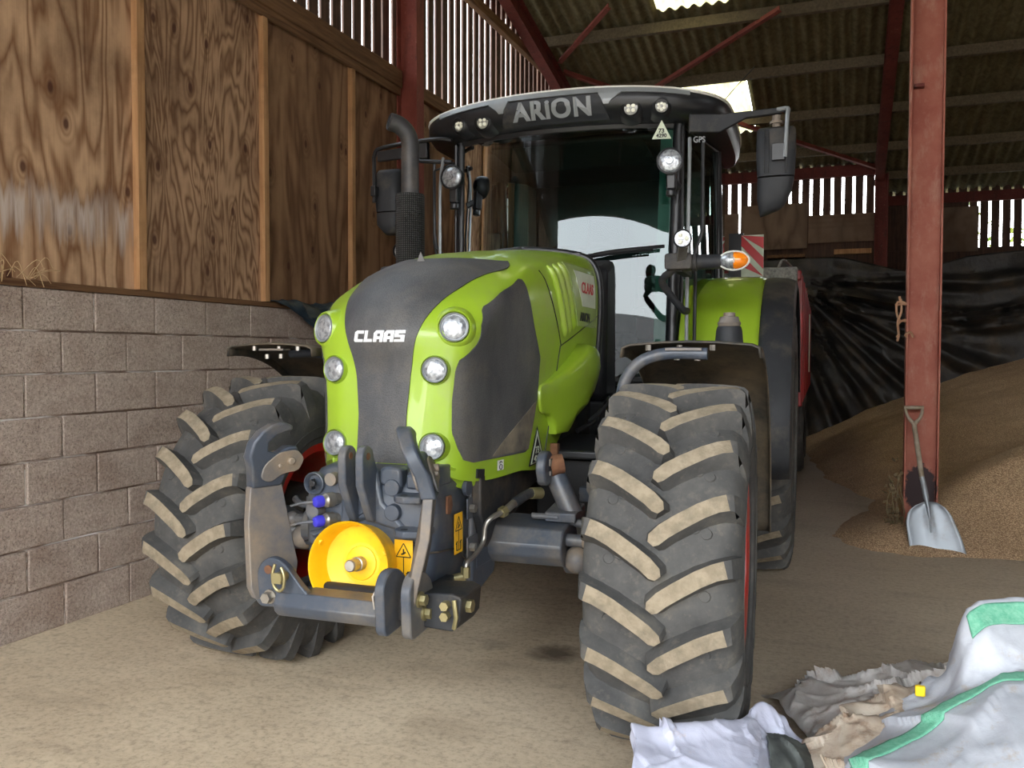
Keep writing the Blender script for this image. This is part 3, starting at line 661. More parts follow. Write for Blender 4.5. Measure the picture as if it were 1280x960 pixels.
# centre strip: half width against height
HW=[(1.035,.106),(1.10,.103),(1.23,.100),(1.38,.113),(1.46,.127),(1.52,.143),(1.60,.172),(1.66,.200),(1.71,.226),(1.757,.250),(1.79,.275),(1.815,.30),(1.84,.293),(1.866,.262)]
zs=[1.035+(1.862-1.035)*i/46 for i in range(47)]
strip=patch([(z,-interp(HW,z),interp(HW,z)) for z in zs],lambda t,z:on_front(t,z),.005,'front_grille',M_GRILLE,TR,nx=28)
def side_edges(z):
    f=interp([(1.05,-.355),(1.056,-.407),(1.11,-.435),(1.17,-.452),(1.29,-.452),(1.40,-.445),(1.44,-.436),(1.464,-.405),(1.50,-.372),(1.524,-.362),(1.57,-.362),(1.625,-.335),(1.641,-.319),(1.675,-.25),(1.704,-.19),(1.74,-.08),(1.774,-.0)],z)
    b=interp([(1.05,.05),(1.056,.077),(1.15,.11),(1.265,.15),(1.448,.175),(1.577,.105),(1.66,.068),(1.774,.02)],z)
    return f,b
for s in (1,-1):
    zs=[1.05+(1.772-1.05)*i/50 for i in range(51)]
    g=patch([(z,*side_edges(z)) for z in zs],lambda t,z,s=s:on_side(t,z,s),.004,'side_grille',M_GRILLE,TR,nx=28)
    # dusty lower rear corner behind the crease
    rows=[]
    for i in range(21):
        z=1.06+(1.26-1.06)*i/20; f,b=side_edges(z); a=lerp(-.22,b-.015,i/20); rows.append((z,a,b-.008))
    patch(rows,lambda t,z,s=s:on_side(t,z,s),.007,'grille_corner',M_DIRTG,g,nx=10)
    # three louvre ridges
    for k in range(3):
        y0=.335+k*.075; y1=.465+k*.062; z0=1.858+k*.014; z1=1.545+k*.018
        m=MB(); pts=[]
        for i in range(17):
            t=i/16; p,n=on_side(lerp(y0,y1,t),lerp(z0,z1,t),s); pts.append(p+n*.006)
        m.tube(pts,[.004]+[.017]*15+[.006],10); m.build('louvre',M_GREEN,TR,smooth=60)
    # seam lines
    m=MB(); m.tube([on_side(lerp(.23,.40,t/10)+.03*math.sin(t/10*PI*.5),lerp(1.83,1.50,t/10),s,.0)[0] for t in range(11)],.0035,6)
    m.tube([on_side(lerp(.42,1.08,t/10),lerp(1.50,1.665,t/10),s,.0)[0] for t in range(11)],.0035,6)
    m.tube([on_side(lerp(.42,.26,t/10),lerp(1.50,1.02,t/10),s,.0)[0] for t in range(11)],.0035,6); m.build('panel_seam',M_BLK,TR)
    # side decal panel: glossy film, greenish glare put into its colour, with lettering
    rows=[]
    for i in range(15):
        z=1.60+(1.90-1.60)*i/14; rows.append((z,lerp(.68,.56,i/14),1.045))
    dp=patch(rows,lambda t,z,s=s:on_side(t,z,s),.0025,'side_decal',pmat('decal_film',srgb(176,196,120),.2,coat=.6),TR,nx=16,th=.002)
    rows=[(z,lerp(.90-.14,.66,(z-1.70)/.17),1.02) for z in [1.70+.17*i/8 for i in range(9)]]
    patch(rows,lambda t,z,s=s:on_side(t,z,s),.004,'white_panel',M_DECALW,dp,nx=10,th=.002)
    for body,(yc,zc),sz,mt,sh in (('CLAAS',(.85,1.79),.075,M_REDP,.25),('ARION',(.80,1.645),.06,M_DECALK,0)):
        vs,fs=text_mesh(body,sz,.0015,sh,.0005); mm=MB(); out=[]
        for (a,b,c) in vs:
            p,n=on_side(yc+a*s,zc+b,s); out.append(p+n*(.0065+c))
        mm.add(out,fs); mm.build('lettering',mt,dp,smooth=0,fix=False)
    m=MB(); 
# headlamps
def lamp(root,c,n,r,name='headlight',bez=M_GREEN,ring=1.0,rec=.0,mat=M_LAMP,lens='lens'):
    n=Vector(n).normalized(); c=Vector(c); m=MB()
    m.lathe(c-n*.05,c,[(0,r*.9),(.035,r*1.02),(.05+.004,r*1.10),(.05+.008,r*1.06),(.05+.006,r*.98),(.05,r*.95)],32,0,True)
    b=m.build(name,bez,root,smooth=50)
    m=MB(); m.lathe(c-n*.01,c+n,[(0,r*.97),(.008,r*.96),(.013,r*.8),(.017,r*.5),(.018,0.001)],32); m.build(lens,mat,b,smooth=60)
    return b
M_RINGD=pmat('lamp_recess',srgb(70,80,20),.5)
for s in (1,-1):
    for (v,z,r,tl,nn) in ((.273,1.560,.050,'upper',(s*.42,-1,.12)),(.210,1.403,.044,'mid',(s*.20,-1,.05)),(.205,1.119,.044,'low',(s*.1,-1,.1))):
        p,n=on_front(s*v,z); nn=Vector(nn).normalized()
        # moulded pod round the lamp
        m=MB(); c=p+nn*.012
        m.lathe(c-nn*.10,c,[(0,r*1.95 if tl=='upper' else r*1.5),(.06,r*1.62 if tl=='upper' else r*1.35),(.098,r*1.32 if tl=='upper' else r*1.22),(.102,r*1.2),(.09,r*1.1),(.075,r*1.05)],36,0,False)
        pod=m.build('lamp_pod',M_GREEN,TR,smooth=60)
        lamp(pod,c-nn*.004,nn,r,'headlight',M_SILV)
# CLAAS on the strip : block letters drawn as slanted shapes
def block_letters(word,w,h,gap,th,slant):
    """returns list of polygons lists (2D quads) for heavy squared italic letters"""
    L={'C':[((.12,0),(1,0),(1,.26),(.36,.26),(.36,.74),(1,.74),(1,1),(.22,1),(0,.84),(0,.12))],
       'L':[((0,0),(.9,0),(.9,.28),(.34,.28),(.34,1),(0,1))],
       'A':[((0,0),(.35,0),(.35,1),(.22,1),(0,.78)),((.67,0),(1,0),(1,1),(.67,1)),((.34,.76),(.68,.76),(.68,1),(.34,1)),((.34,.26),(.68,.26),(.68,.48),(.34,.48))],
       'S':[((0,0),(1,0),(1,.60),(.36,.60),(.36,.76),(1,.76),(1,1),(0,1),(0,.40),(.64,.40),(.64,.24),(0,.24))]}
    out=[]; x=0
    for ch in word:
        for poly in L[ch]: out.append([((x+px*w+slant*py*h),py*h) for px,py in poly])
        x+=w*(.92 if ch=='L' else 1)+gap
    return out,x-gap
def letters_on(polys,W,c,scale,fn,off,name,mat,par):
    m=MB(); 
    for P in polys:
        pts=[(a-W/2,b) for a,b in P]
        n=len(pts); top=[];bot=[]
        for a,b in pts:
            p,nn=fn(c[0]+a*scale,c[1]+b*scale); top.append(p+nn*(off+.004)); bot.append(p+nn*off*.2)
        m.add(top,[tuple(range(n))]); m.add(top+bot,[(i,(i+1)%n,n+(i+1)%n,n+i) for i in range(n)])
    return m.build(name,mat,par,smooth=0)
polys,W=block_letters('CLAAS',.039,.040,.0038,.01,.18)
letters_on(polys,W,(-.004,1.508),1.0,on_front,.006,'brand_lettering',M_LOGO,TR)
m=MB(); p,n=on_front(-.03,1.845); m.add([p+Vector((-.02,-.0,-.0)),p+Vector((.02,0,0)),p+Vector((0,.0,.045)),p+Vector((-.02,.004,-.0)),p+Vector((.02,.004,0)),p+Vector((0,.004,.045))],[(0,1,2),(3,5,4),(0,1,4,3),(1,2,5,4),(2,0,3,5)]); m.build('aiming_marker',M_GREY,TR)
# lower front corner mouldings of the bonnet with slot
for s in (1,-1):
    m=MB()
    for t in range(1): pass
    pts=[(s*.215,-.50,1.065),(s*.27,-.45,1.04),(s*.31,-.35,1.02),(s*.33,-.24,1.005),(s*.30,-.30,.955),(s*.285,-.36,.94),(s*.26,-.43,.97),(s*.215,-.49,1.02)]
    k=[(x-s*.03,y+.03,z) for x,y,z in pts]; n=len(pts)
    m.add(pts+k,[tuple(range(n)),tuple(range(2*n-1,n-1,-1))]+[(i,(i+1)%n,n+(i+1)%n,n+i) for i in range(n)])
    c=m.build('bonnet_corner',M_GREEN,TR,bevel=.006,smooth=40)
    m=MB(); m.bar((s*.315,-.335,1.005),(s*.325,-.285,1.0),.012,.035); m.build('latch_slot',M_BLK,c)
# stickers on side: triangle 73/4290 and lock symbol
def sticker(poly,fn,off,name,mat,par,thick=.001):
    m=MB(); n=len(poly); top=[];bot=[]
    for a,b in poly:
        p,nn=fn(a,b); top.append(p+nn*off); bot.append(p+nn*(off-thick))
    m.add(top+bot,[tuple(range(n))]+[(i,(i+1)%n,n+(i+1)%n,n+i) for i in range(n)]); return m.build(name,mat,par,smooth=0)
S1_=lambda y,z:on_side(y,z,1)
tri=sticker([(.145,1.155),(.075,.985),(.235,.995)],S1_,.010,'sticker',M_DECALK,TR)
sticker([(.146,1.135),(.090,.992),(.222,1.0)],S1_,.0115,'border',M_DECALW,tri); sticker([(.146,1.110),(.102,.998),(.208,1.005)],S1_,.0125,'field',M_DECALK,tri)
for body,yc,zc,sz in (('73',.148,1.050,.040),('4290',.152,1.014,.034)):
    vs,fs=text_mesh(body,sz,.0012,0,.0003); out=[]
    for a,b,c in vs:
        p,n=S1_(yc+a,zc+b); out.append(p+n*(.0135+c))
    mm=MB(); mm.add(out,fs); mm.build('number_lettering',M_DECALW,tri,smooth=0,fix=False)
lk=sticker([(-.19,1.0),(-.145,1.0),(-.145,1.04),(-.19,1.04)],S1_,.010,'sticker',M_WHITE,TR)
m=MB(); c,n=S1_(-.168,1.013); c=c+n*.012
for a0,a1,r_,zz in ((0,2*PI,.010,0),(0.2,PI,.008,.014)):
    pts=[]
    for i in range(13):
        a=lerp(a0,a1,i/12); p,nn=S1_(-.168+r_*math.cos(a),1.013+zz+r_*math.sin(a)); pts.append(p+nn*.0115)
    m.tube(pts,.0018,5)
m.build('padlock_symbol',M_DECALK,lk)
# inner lower green cover + rear side fairing
for s in (1,-1):
    F_P=[(.69,1.513),(.80,1.505),(.881,1.479),(.906,1.41),(.86,1.35),(.777,1.284),(.63,1.22),(.492,1.168),(.45,1.13),(.418,1.105),(.313,1.104),(.30,1.14),(.278,1.176),(.24,1.20),(.202,1.202),(.165,1.22),(.153,1.263),(.150,1.30),(.164,1.325),(.24,1.34),(.42,1.40),(.58,1.46)]
    cyy=sum(a for a,b in F_P)/len(F_P); czz=sum(b for a,b in F_P)/len(F_P)
    m=MB(); rings=[]
    for (sc,xx) in ((1.0,.405),(1.0,.475),(.985,.492),(.93,.503),(.70,.507),(.4,.508)):
        rings.append([(s*(.405+(xx-.405)*max(.15,min(1,((cyy+(a-cyy)*sc)-.12)/.45))),cyy+(a-cyy)*sc,czz+(b-czz)*sc) for a,b in F_P])
    m.grid(rings,0,True); n=len(F_P); m.add(rings[-1],[tuple(range(n))])
    m.build('side_fairing',M_GREEN,TR,smooth=60)
    m=MB(); m.prism([(.22,.98),(.42,1.0),(.62,1.25),(1.1,1.36),(1.1,1.5),(.3,1.45)],'x',s*.34,s*.395); m.build('inner_panel',M_GREEN,TR,bevel=.01)
# dark frame closing the bonnet at the rear
m=MB(); m.box((-.40,1.085,1.25),(.40,1.14,1.94)); m.box((-.34,1.085,1.9),(.34,1.13,2.01)); 
ring=[(p[0]*1.02,p[1]+.004,p[2]) for p in [r[-1] for r in HG]]
ring2=[(-a,b,c) for a,b,c in ring]
m.tube(ring,.02,8); m.tube(ring2,.02,8); m.build('bonnet_seal',M_BLK,TR,bevel=.01)
# engine / chassis under the bonnet
m=MB(); m.box((-.27,-.28,.78),(.27,.35,1.0)); m.box((-.22,-.2,.56),(.22,2.2,.9)); m.box((-.30,.5,.85),(.30,2.0,1.32)); m.box((-.32,.15,.9),(.32,.6,1.2)); m.build('engine_block',M_DARK,TR,bevel=.02)
for s in (1,-1):
    m=MB(); m.prism([(-.31,1.00),(-.31,.84),(-.28,.80),(-.24,.70),(-.2,.72),(-.12,.80),(.08,.78),(.30,.86),(.52,.90),(.60,.98),(.50,1.03),(.2,.99),(-.2,.985)],'x',s*.285,s*.325); m.build('side_frame',M_DARK,TR,bevel=.008)
# ================================================= front linkage and casting
m=MB()
# main casting: rounded block in sections along height
sec=[(.545,.20,-.56),(.60,.235,-.61),(.70,.262,-.625),(.755,.268,-.63),(.90,.272,-.63),(.98,.262,-.62),(1.03,.235,-.59),(1.05,.20,-.54)]
G=[]
for z,hw,yf in sec:
    yb=-.24; r=.06; ring=[]
    for (cx,cy,a0) in ((hw-r,yf+r,-90),(hw-r,yb-r*.2,0),(-hw+r,yb-r*.2,90),(-hw+r,yf+r,180)):
        for k in range(6):
            a=math.radians(a0+90*k/5); ring.append((cx+r*math.cos(a),cy+r*math.sin(a)*(1 if a0 in(-90,180) else .2),z))
    G.append(ring)
m.grid(G,0,True); m.add(G[-1],[tuple(range(len(G[-1])))]); m.add(G[0],[tuple(range(len(G[0])-1,-1,-1))])
cast=m.build('linkage_casting',M_GREY,TR,smooth=55)
m=MB(); m.prism([(-.30,.98),(-.30,.56),(-.22,.52),(-.05,.56),(-.02,.72),(-.05,.98),(-.14,1.02)],'x',-.285,.285); m.build('rear_flange',M_GREY,cast,bevel=.012)
# seam and top dome
m=MB(); pts=[(-.275,-.24,.755),(-.275,-.60,.755),(-.24,-.642,.757),(0,-.645,.845),(.0,-.645,.845),(.24,-.642,.757),(.278,-.60,.757),(.278,-.24,.70)]; m.tube([pts[0],pts[1],pts[2],(-.18,-.644,.757)],.004,6); m.build('casting_seam',M_DARK,cast); m=MB(); m.tube([(.17,-.644,.757),pts[5],pts[6],(.281,-.45,.74),(.281,-.36,.68),(.27,-.33,.60)],.004,6); m.build('casting_seam',M_DARK,cast)
# raised ribs & pads on front
for (x,z,r) in ((.118,.985,.032),(.118,.895,.031),(.10,.905,.0)):
    if r: m=MB(); m.cyl((x,-.62,z),(x,-.652,z),r,r*.94,24); m.build('round_plug',M_GREY,cast,bevel=.003)
m=MB(); m.prism([(.065,1.0),(.065,1.048),(.09,1.062),(.15,1.055),(.155,.985),(.10,.975)],'y',-.645,-.58); m.build('cover_pad',M_GREY,cast,bevel=.012)
m=MB(); m.prism([(-.10,.84),(-.085,1.03),(-.03,1.05),(.05,1.05),(.075,.93),(.17,.84),(.24,.80),(.20,.78),(.13,.83),(.0,.86),(-.1,.82),(-.21,.775),(-.24,.80)],'y',-.642,-.6); m.build('web_rib',M_GREY,cast,bevel=.012)
# two top-link lugs
for x in (-.035,.035):
    m=MB(); pts=[]
    for k in range(9):
        a=PI*k/8; pts.append((-.695+.042*math.cos(a),1.095+.042*math.sin(a)))
    poly=pts+[(-.735,1.0),(-.685,.90),(-.66,.86),(-.62,.86),(-.60,1.0)]
    m.prism([(y,z) for y,z in poly],'x',x-.016,x+.016); lug=m.build('top_link_lug',M_GREY,cast,bevel=.006)
    m=MB(); m.cyl((x-.0175,-.697,1.10),(x+.0175,-.697,1.10),.013,n=16); m.build('pin_hole',M_RUST,lug)
# drop ears on the right
for z in (.955,.835):
    m=MB(); m.prism([(.20,-.6),(.20,-.70),(.232,-.735),(.30,-.745),(.30,-.6)],'z',z-.013,z+.013); 
    m=MB(); m.prism([(.145,-.60),(.145,-.685),(.165,-.712),(.20,-.722),(.255,-.70),(.265,-.60)],'z',z-.013,z+.013); e=m.build('drop_ear',M_GREY,cast,bevel=.005)
    m=MB(); m.cyl((.188,-.69,z+.0135),(.188,-.69,z+.0145),.013,n=16); m.build('ear_hole',M_DARK,e)
m=MB(); m.prism([(-.63,.98),(-.63,1.03),(-.59,1.055),(-.45,1.055),(-.45,.98)],'x',.165,.262); m.build('upper_shelf',M_GREY,cast,bevel=.008)
# socket, couplers
m=MB(); m.lathe((-.212,-.615,.982),(-.212,-.7,.982),[(0,.042),(.022,.042),(.024,.038),(.02,.034),(.006,.030)],28); sk=m.build('trailer_socket',M_GREY,cast)
m=MB(); m.box((-.216,-.66,.96),(-.206,-.63,1.0)); m.cyl((-.200,-.65,.985),(-.200,-.665,.985),.012); m.build('socket_key',M_BLK,sk,bevel=.003)
m=MB(); m.cyl((-.142,-.60,1.0),(-.142,-.636,1.0),.024,.024,24); m.build('round_plug',M_GREYD,cast)
for (x,z) in ((-.128,.930),(-.128,.858)):
    m=MB(); m.lathe((x+.02,-.60,z),(x-.04,-.72,z-.004),[(0,.022),(.04,.022),(.045,.027),(.075,.027),(.08,.023),(.09,.021)],24); cp=m.build('hydraulic_coupler',M_STEEL,cast)
    m=MB(); p=Vector((x+.02,-.60,z)); d=(Vector((x-.04,-.72,z-.004))-p).normalized(); q=p+d*.088
    m.lathe(q,q+d,[(0,.021),(.02,.022),(.032,.018),(.036,.008),(.036,.001)],24); m.build('dust_cap',M_BLUE,cp)
    m=MB(); a=q+d*.02; m.tube([a,a+Vector((-.05,-.02,-.004)),a+Vector((-.10,-.015,-.018)),a+Vector((-.115,.02,-.022)),a+Vector((-.07,.03,-.012)),a+Vector((-.02,.02,-.004))],.0045,8,sub=4); m.build('cap_strap',M_GREYD,cp)
m=MB(); m.cyl((-.20,-.61,.885),(-.20,-.655,.885),.036,.034,24); m.cyl((-.185,-.655,.885),(-.185,-.68,.885),.022,.02,16); m.build('auxiliary_port',M_GREYD,cast)
# pto guard
m=MB(); c=Vector((0,-.628,.705)); d=Vector((.02,-1,.10)).normalized()
prof=[(0,.135),(.03,.140),(.08,.149),(.125,.158),(.133,.158),(.127,.152),(.08,.143),(.045,.134),(.035,.100),(.03,.055)]
m.lathe(c,c+d,prof,48,0,False); m.lathe(c+d*.026,c+d,[(0,.135),(.006,.135)],48)
pt_=m.build('pto_guard',M_YEL,TR,smooth=40)
m=MB(); m.lathe(c+d*.032,c+d,[(0,.062),(.004,.06),(.006,.05)],30); m.box((.02,-.64,.63),(.075,-.60,.60)); m.build('guard_neck',M_YEL,pt_)
m=MB(); q=c+d*.03; m.lathe(q,q+d,[(0,.026),(.04,.026),(.042,.022),(.085,.022),(.09,.018)],18); m.build('pto_shaft',M_STEEL,pt_)
for a in (2.6,.4,-.5):
    e=Vector((math.cos(a),0,math.sin(a))); m=MB(); p=c+d*.10+e*.148; m.cyl(p-e*.006,p+e*.006,.012,n=12); m.build('guard_bolt',M_YEL,pt_)
# warning labels
def warn(c,xd,yd,w,h,two,par):
    M=frame_M(c,xd,yd); m=MB(); m.box((-w/2,-h/2,0),(w/2,h/2,.0015),0,M); L=m.build('warning_label',M_DECALY,par,smooth=0)
    m=MB(); s=w*.40; y0=h*.5-w*.85
    for a,b in (((-s,y0),(s,y0)),((s,y0),(0,y0+s*1.7)),((0,y0+s*1.7),(-s,y0))): m.bar(M@Vector((a[0],a[1],.002)),M@Vector((b[0],b[1],.002)),.0035,.001,up=M.to_3x3()@Vector((0,0,1)))
    m.bar(M@Vector((-s*.3,y0+s*.3,.002)),M@Vector((s*.3,y0+s*.6,.002)),.006,.001,up=M.to_3x3()@Vector((0,0,1))); m.bar(M@Vector((0,y0+s*.3,.002)),M@Vector((0,y0+s*1.0,.002)),.005,.001,up=M.to_3x3()@Vector((0,0,1)))
    if two:
        m.bar(M@Vector((-.25*w,-h*.42,.002)),M@Vector((.25*w,-h*.42,.002)),.003,.001,up=M.to_3x3()@Vector((0,0,1)))
        for u in (-.25,.25):
            m.bar(M@Vector((u*w,-h*.42,.002)),M@Vector((u*w,-h*.20,.002)),.007,.001,up=M.to_3x3()@Vector((0,0,1))); m.bar(M@Vector((u*w-.008,-h*.25,.002)),M@Vector((u*w+.008,-h*.2,.002)),.004,.001,up=M.to_3x3()@Vector((0,0,1)))
    m.bar(M@Vector((0,y0,.002)),M@Vector((0,-h*.42 if two else y0-.001,.002)),.003,.001,up=M.to_3x3()@Vector((0,0,1)))
    m.build('warning_symbol',M_DECALK,L,smooth=0)
warn((.286,-.44,.795),(0,1,0),(0,0,1),.075,.15,True,cast)
warn((.165,-.648,.722),(1,0,0),(0,0,1),.072,.16,True,cast)
m=MB(); m.prism([(-.53,.945),(-.49,.945),(-.48,.905),(-.50,.875),(-.53,.88)],'x',.273,.283); m.build('rusty_boss',M_RUST,cast,bevel=.004)
m=MB(); m.cyl((.28,-.36,.955),(.298,-.36,.955),.034,n=24); m.build('round_plug',M_GREY,cast,bevel=.003)
for z in (.87,.72): 
    m=MB(); m.prism([(-.36,z+.04),(-.20,z+.04),(-.20,z-.04),(-.36,z-.04)],'x',.283,.291); b=m.build('side_pad',M_GREY,cast,bevel=.003)
    m=MB(); m.cyl((.29,-.33,z),(.312,-.33,z),.017,n=6); m.build('bolt_head',M_STEEL,b)
m=MB(); m.box((.283,-.26,.62),(.289,-.08,.95)); m.build('side_cover',M_GREY,cast,bevel=.003)
def round_poly(pts,r=.03,n=4):
    out=[]; N=len(pts)
    for i in range(N):
        p=Vector(pts[i]); a=(Vector(pts[i-1])-p); b=(Vector(pts[(i+1)%N])-p); rr=min(r,a.length*.45,b.length*.45); a=p+a.normalized()*rr; b=p+b.normalized()*rr
        for k in range(n+1):
            t=k/n; q=a*(1-t)**2+p*2*t*(1-t)+b*t*t; out.append((q.x,q.y))
    return out
# lower links (folded up), brackets, cross bar
def hookpoly(f=1):
    # 2D outline in (u along plate width, w up); hook opens to the rear (+u)
    return [(-.060,.985),(-.072,1.06),(-.092,1.10),(-.088,1.15),(-.062,1.19),(-.022,1.213),(.022,1.218),(.055,1.205),(.062,1.188),(.030,1.180),(-.004,1.168),(-.026,1.145),(-.022,1.118),(.02,1.105),(.055,1.128),(.092,1.128),(.108,1.10),(.098,1.062),(.072,1.05),(.068,1.02),(.055,.985)]
def link(sx,x0,y0,ang,lean):
    d=Vector((sx*math.sin(ang),-math.cos(ang),0))   # plate width direction, pointing forward/outwards
    nrm=Vector((math.cos(ang),sx*math.sin(ang),0)); th=.017
    def P(u,w,t):
        base=Vector((x0+sx*lean*interp([(.56,-.30),(.95,.55),(1.05,.30),(1.22,-.45)],w),y0,w)); return base-d*u*1.0+nrm*t
    def plate(poly,t0,t1):
        n=len(poly); return [P(u,w,t0) for u,w in poly]+[P(u,w,t1) for u,w in poly],[tuple(range(n)),tuple(range(2*n-1,n-1,-1))]+[(i,(i+1)%n,n+(i+1)%n,n+i) for i in range(n)]
    m=MB(); arm=[(-.085,.60),(-.098,.64),(-.080,.86),(-.065,.99),(.062,.99),(.088,.80),(.100,.70),(.07,.60),(.0,.575)]
    m.add(*plate(arm,-th,th)); L=m.build('lower_link',M_GREYD,TR,bevel=.004)
    m=MB(); m.add(*plate(hookpoly(),-.026,.026)); hk=m.build('link_hook',M_GREY,L,bevel=.012,seg=3,smooth=50)
    m=MB(); LT=round_poly([(-.04,1.02),(-.03,1.07),(.02,1.11),(.09,1.115),(.13,1.08),(.115,1.035),(.05,1.03),(.0,1.0)],.02); m.add(*plate(LT,-.036,-.027)); m.add(*plate(LT,.027,.036)); m.cyl(P(.07,1.075,-.05),P(.07,1.075,.05),.013); m.cyl(P(.03,1.06,-.045),P(.03,1.06,.045),.008)
    m.build('hook_latch',M_GREYD,hk,bevel=.003)
    return L
link(-1,-.300,-.775,math.radians(24),.06)
link(1,.285,-.79,math.radians(19),.11)
lb=empty('link_cradle',parent=TR)
m=MB()
# left inner bracket plate (facing forward, in x-z) 
m.prism(round_poly([(-.325,.60),(-.305,.72),(-.255,.755),(-.20,.735),(-.13,.655),(-.10,.63),(-.12,.60),(-.22,.575),(-.30,.57)],.03),'y',-.845,-.815)
m.build('bracket_plate',M_GREY,lb,bevel=.005)
m=MB(); m.cyl((-.262,-.850,.706),(-.262,-.8455,.706),.0155,n=18); m.build('bracket_hole',M_RUST,lb)
m=MB(); m.cyl((-.255,-.88,.612),(-.255,-.80,.612),.019,n=6); m.cyl((-.255,-.853,.612),(-.255,-.845,.612),.025,n=20); m.build('bolt_head',M_STEEL,lb)
m=MB(); m.cyl((-.198,-.89,.69),(-.198,-.80,.69),.019); m.tube([(-.215,-.875,.735),(-.222,-.88,.70),(-.215,-.88,.66),(-.195,-.88,.645),(-.178,-.88,.66),(-.175,-.88,.70),(-.19,-.875,.725)],.006,8,sub=3); m.box((-.218,-.892,.672),(-.182,-.884,.708)); m.build('linch_pin',M_BRASS,lb)
# cross bar : two angled faces
m=MB(); m.prism([(-.86,.565),(-.87,.59),(-.845,.632),(-.76,.635),(-.74,.60),(-.76,.555),(-.84,.545)],'x',-.23,.20); m.build('cross_bar',M_GREY,lb,bevel=.004)
for x in (.205,.300):
    m=MB(); m.prism([(x_*1.0,z_) for x_,z_ in round_poly([(-.90,.55),(-.91,.70),(-.87,.745),(-.80,.745),(-.74,.70),(-.70,.60),(-.74,.54),(-.88,.53)],.035)],'x',x-.018,x+.018); m.build('cheek_plate',M_GREY,lb,bevel=.006)
m=MB(); 
for (y,z) in ((-.84,.655),(-.80,.60)): m.cyl((.318,y,z),(.345,y,z),.019,n=6); m.cyl((.318,y,z),(.326,y,z),.027,n=18)
m.build('bolt_head',M_BRASS,lb)
m=MB(); m.box((.15,-.83,.60),(.20,-.80,.64)); m.cyl((.185,-.86,.60),(.185,-.80,.60),.014,n=6); m.tube([(.19,-.87,.70),(.17,-.88,.66),(.18,-.885,.62)],.006,6); m.build('spring_clip',M_STEEL,lb)
# pivot stub to the right
m=MB(); m.prism([(.30,.665),(.30,.55),(.42,.545),(.445,.58),(.452,.66),(.42,.672)],'y',-.80,-.62); stb=m.build('pivot_housing',M_DARK,lb,bevel=.006)
m=MB(); 
for z in (.60,.635): m.cyl((.40,-.80,z),(.40,-.828,z),.016,n=6)
m.cyl((.44,-.74,.62),(.468,-.74,.62),.022,n=6); m.tube([(.43,-.81,.655),(.44,-.815,.60),(.43,-.81,.56)],.008,6); m.build('bolt_head',M_BRASS,stb)
m=MB(); m.cyl((-.30,-.70,.60),(.30,-.70,.60),.04); m.box((-.24,-.80,.56),(-.18,-.45,.64)); m.box((.19,-.80,.56),(.28,-.45,.64)); m.build('pivot_tube',M_DARK,lb,bevel=.008)
# ================================================= front axle, suspension
ax=empty('front_axle',parent=TR)
m=MB(); m.prism([(-.14,.655),(-.15,.70),(-.115,.765),(.06,.79),(.10,.70),(.08,.62),(-.09,.61)],'x',-.60,.60); m.build('axle_beam',M_GREY,ax,bevel=.008)
m=MB(); m.ball((0,.0,.66),.20,sq=(1,.8,.8)); m.cyl((-.3,0,.68),(.3,0,.68),.09); m.build('differential',M_DARK,ax)
for s in (1,-1):
    m=MB(); m.cyl((s*.60,-.06,.715),(s*.76,-.06,.715),.026); m.cyl((s*.57,.02,.62),(s*.80,.02,.66),.06,.10); m.build('steering_rod',M_GREY,ax)
    m=MB(); m.ball((s*.64,-.05,.635),.055); m.ball((s*.69,-.06,.715),.036); m.build('ball_joint',M_GREYD,ax)
    m=MB(); m.cyl((s*.50,.06,.985),(s*.60,.02,.80),.044,.044,20); cy=m.build('suspension_cylinder',M_GREY,TR)
    m=MB(); m.prism(round_poly([(-.06,.93),(-.09,1.0),(-.06,1.06),(.0,1.07),(.05,1.03),(.05,.96),(.0,.92)],.03),'x',s*.47,s*.51); m.build('pivot_ear',M_GREY,cy,bevel=.008)
    m=MB(); m.box((s*.512 if s>0 else s*.520,-.035,1.005),(s*.520 if s>0 else s*.512,0,1.035)); m.box((min(s*.512,s*.52),-.03,.965),(max(s*.512,s*.52),-.005,.985)); m.build('keeper_plate',M_GREYD,cy,bevel=.003)
    m=MB(); m.cyl((s*.50,.02,1.0),(s*.55,.045,1.01),.046,.040); m.build('rusty_bush',M_RUST,cy)
    m=MB(); m.prism([(-.05,.78),(-.05,.82),(.10,.84),(.12,.79)],'x',s*.50,s*.63) ; m.cyl((s*.44,-.04,.80),(s*.56,-.04,.80),.013); m.tube([(s*.56,0,.79),(s*.66,-.02,.775),(s*.72,0,.80)],.018,8,sub=3); m.build('linkage_block',M_GREY,ax,bevel=.006)
# steel brake pipe
m=MB(); P_=[(.46,.02,.885),(.43,-.04,.89),(.40,-.14,.865),(.385,-.20,.845),(.36,-.28,.83),(.34,-.30,.80),(.335,-.31,.74),(.325,-.37,.70),(.318,-.43,.685),(.315,-.44,.65)]
m.tube(P_,[.018,.018,.016,.011,.010,.009,.009,.009,.009,.009],12,sub=4); bp=m.build('hydraulic_pipe',M_STEEL,TR)
m=MB(); m.tube(P_[:3],.020,12,sub=4); m.build('rubber_hose',M_BLKM,bp); m=MB(); m.cyl(P_[0],(.435,-.03,.89),.024); m.build('pipe_union',M_BRASS,bp); m=MB(); m.cyl(P_[3],(.375,-.225,.838),.022,n=6); m.build('pipe_union',M_BRASS,bp); m=MB(); m.cyl((.315,-.44,.67),(.315,-.44,.63),.018,n=6); m.cyl((.315,-.44,.635),(.27,-.45,.625),.016); m.build('pipe_union',M_BRASS,bp)
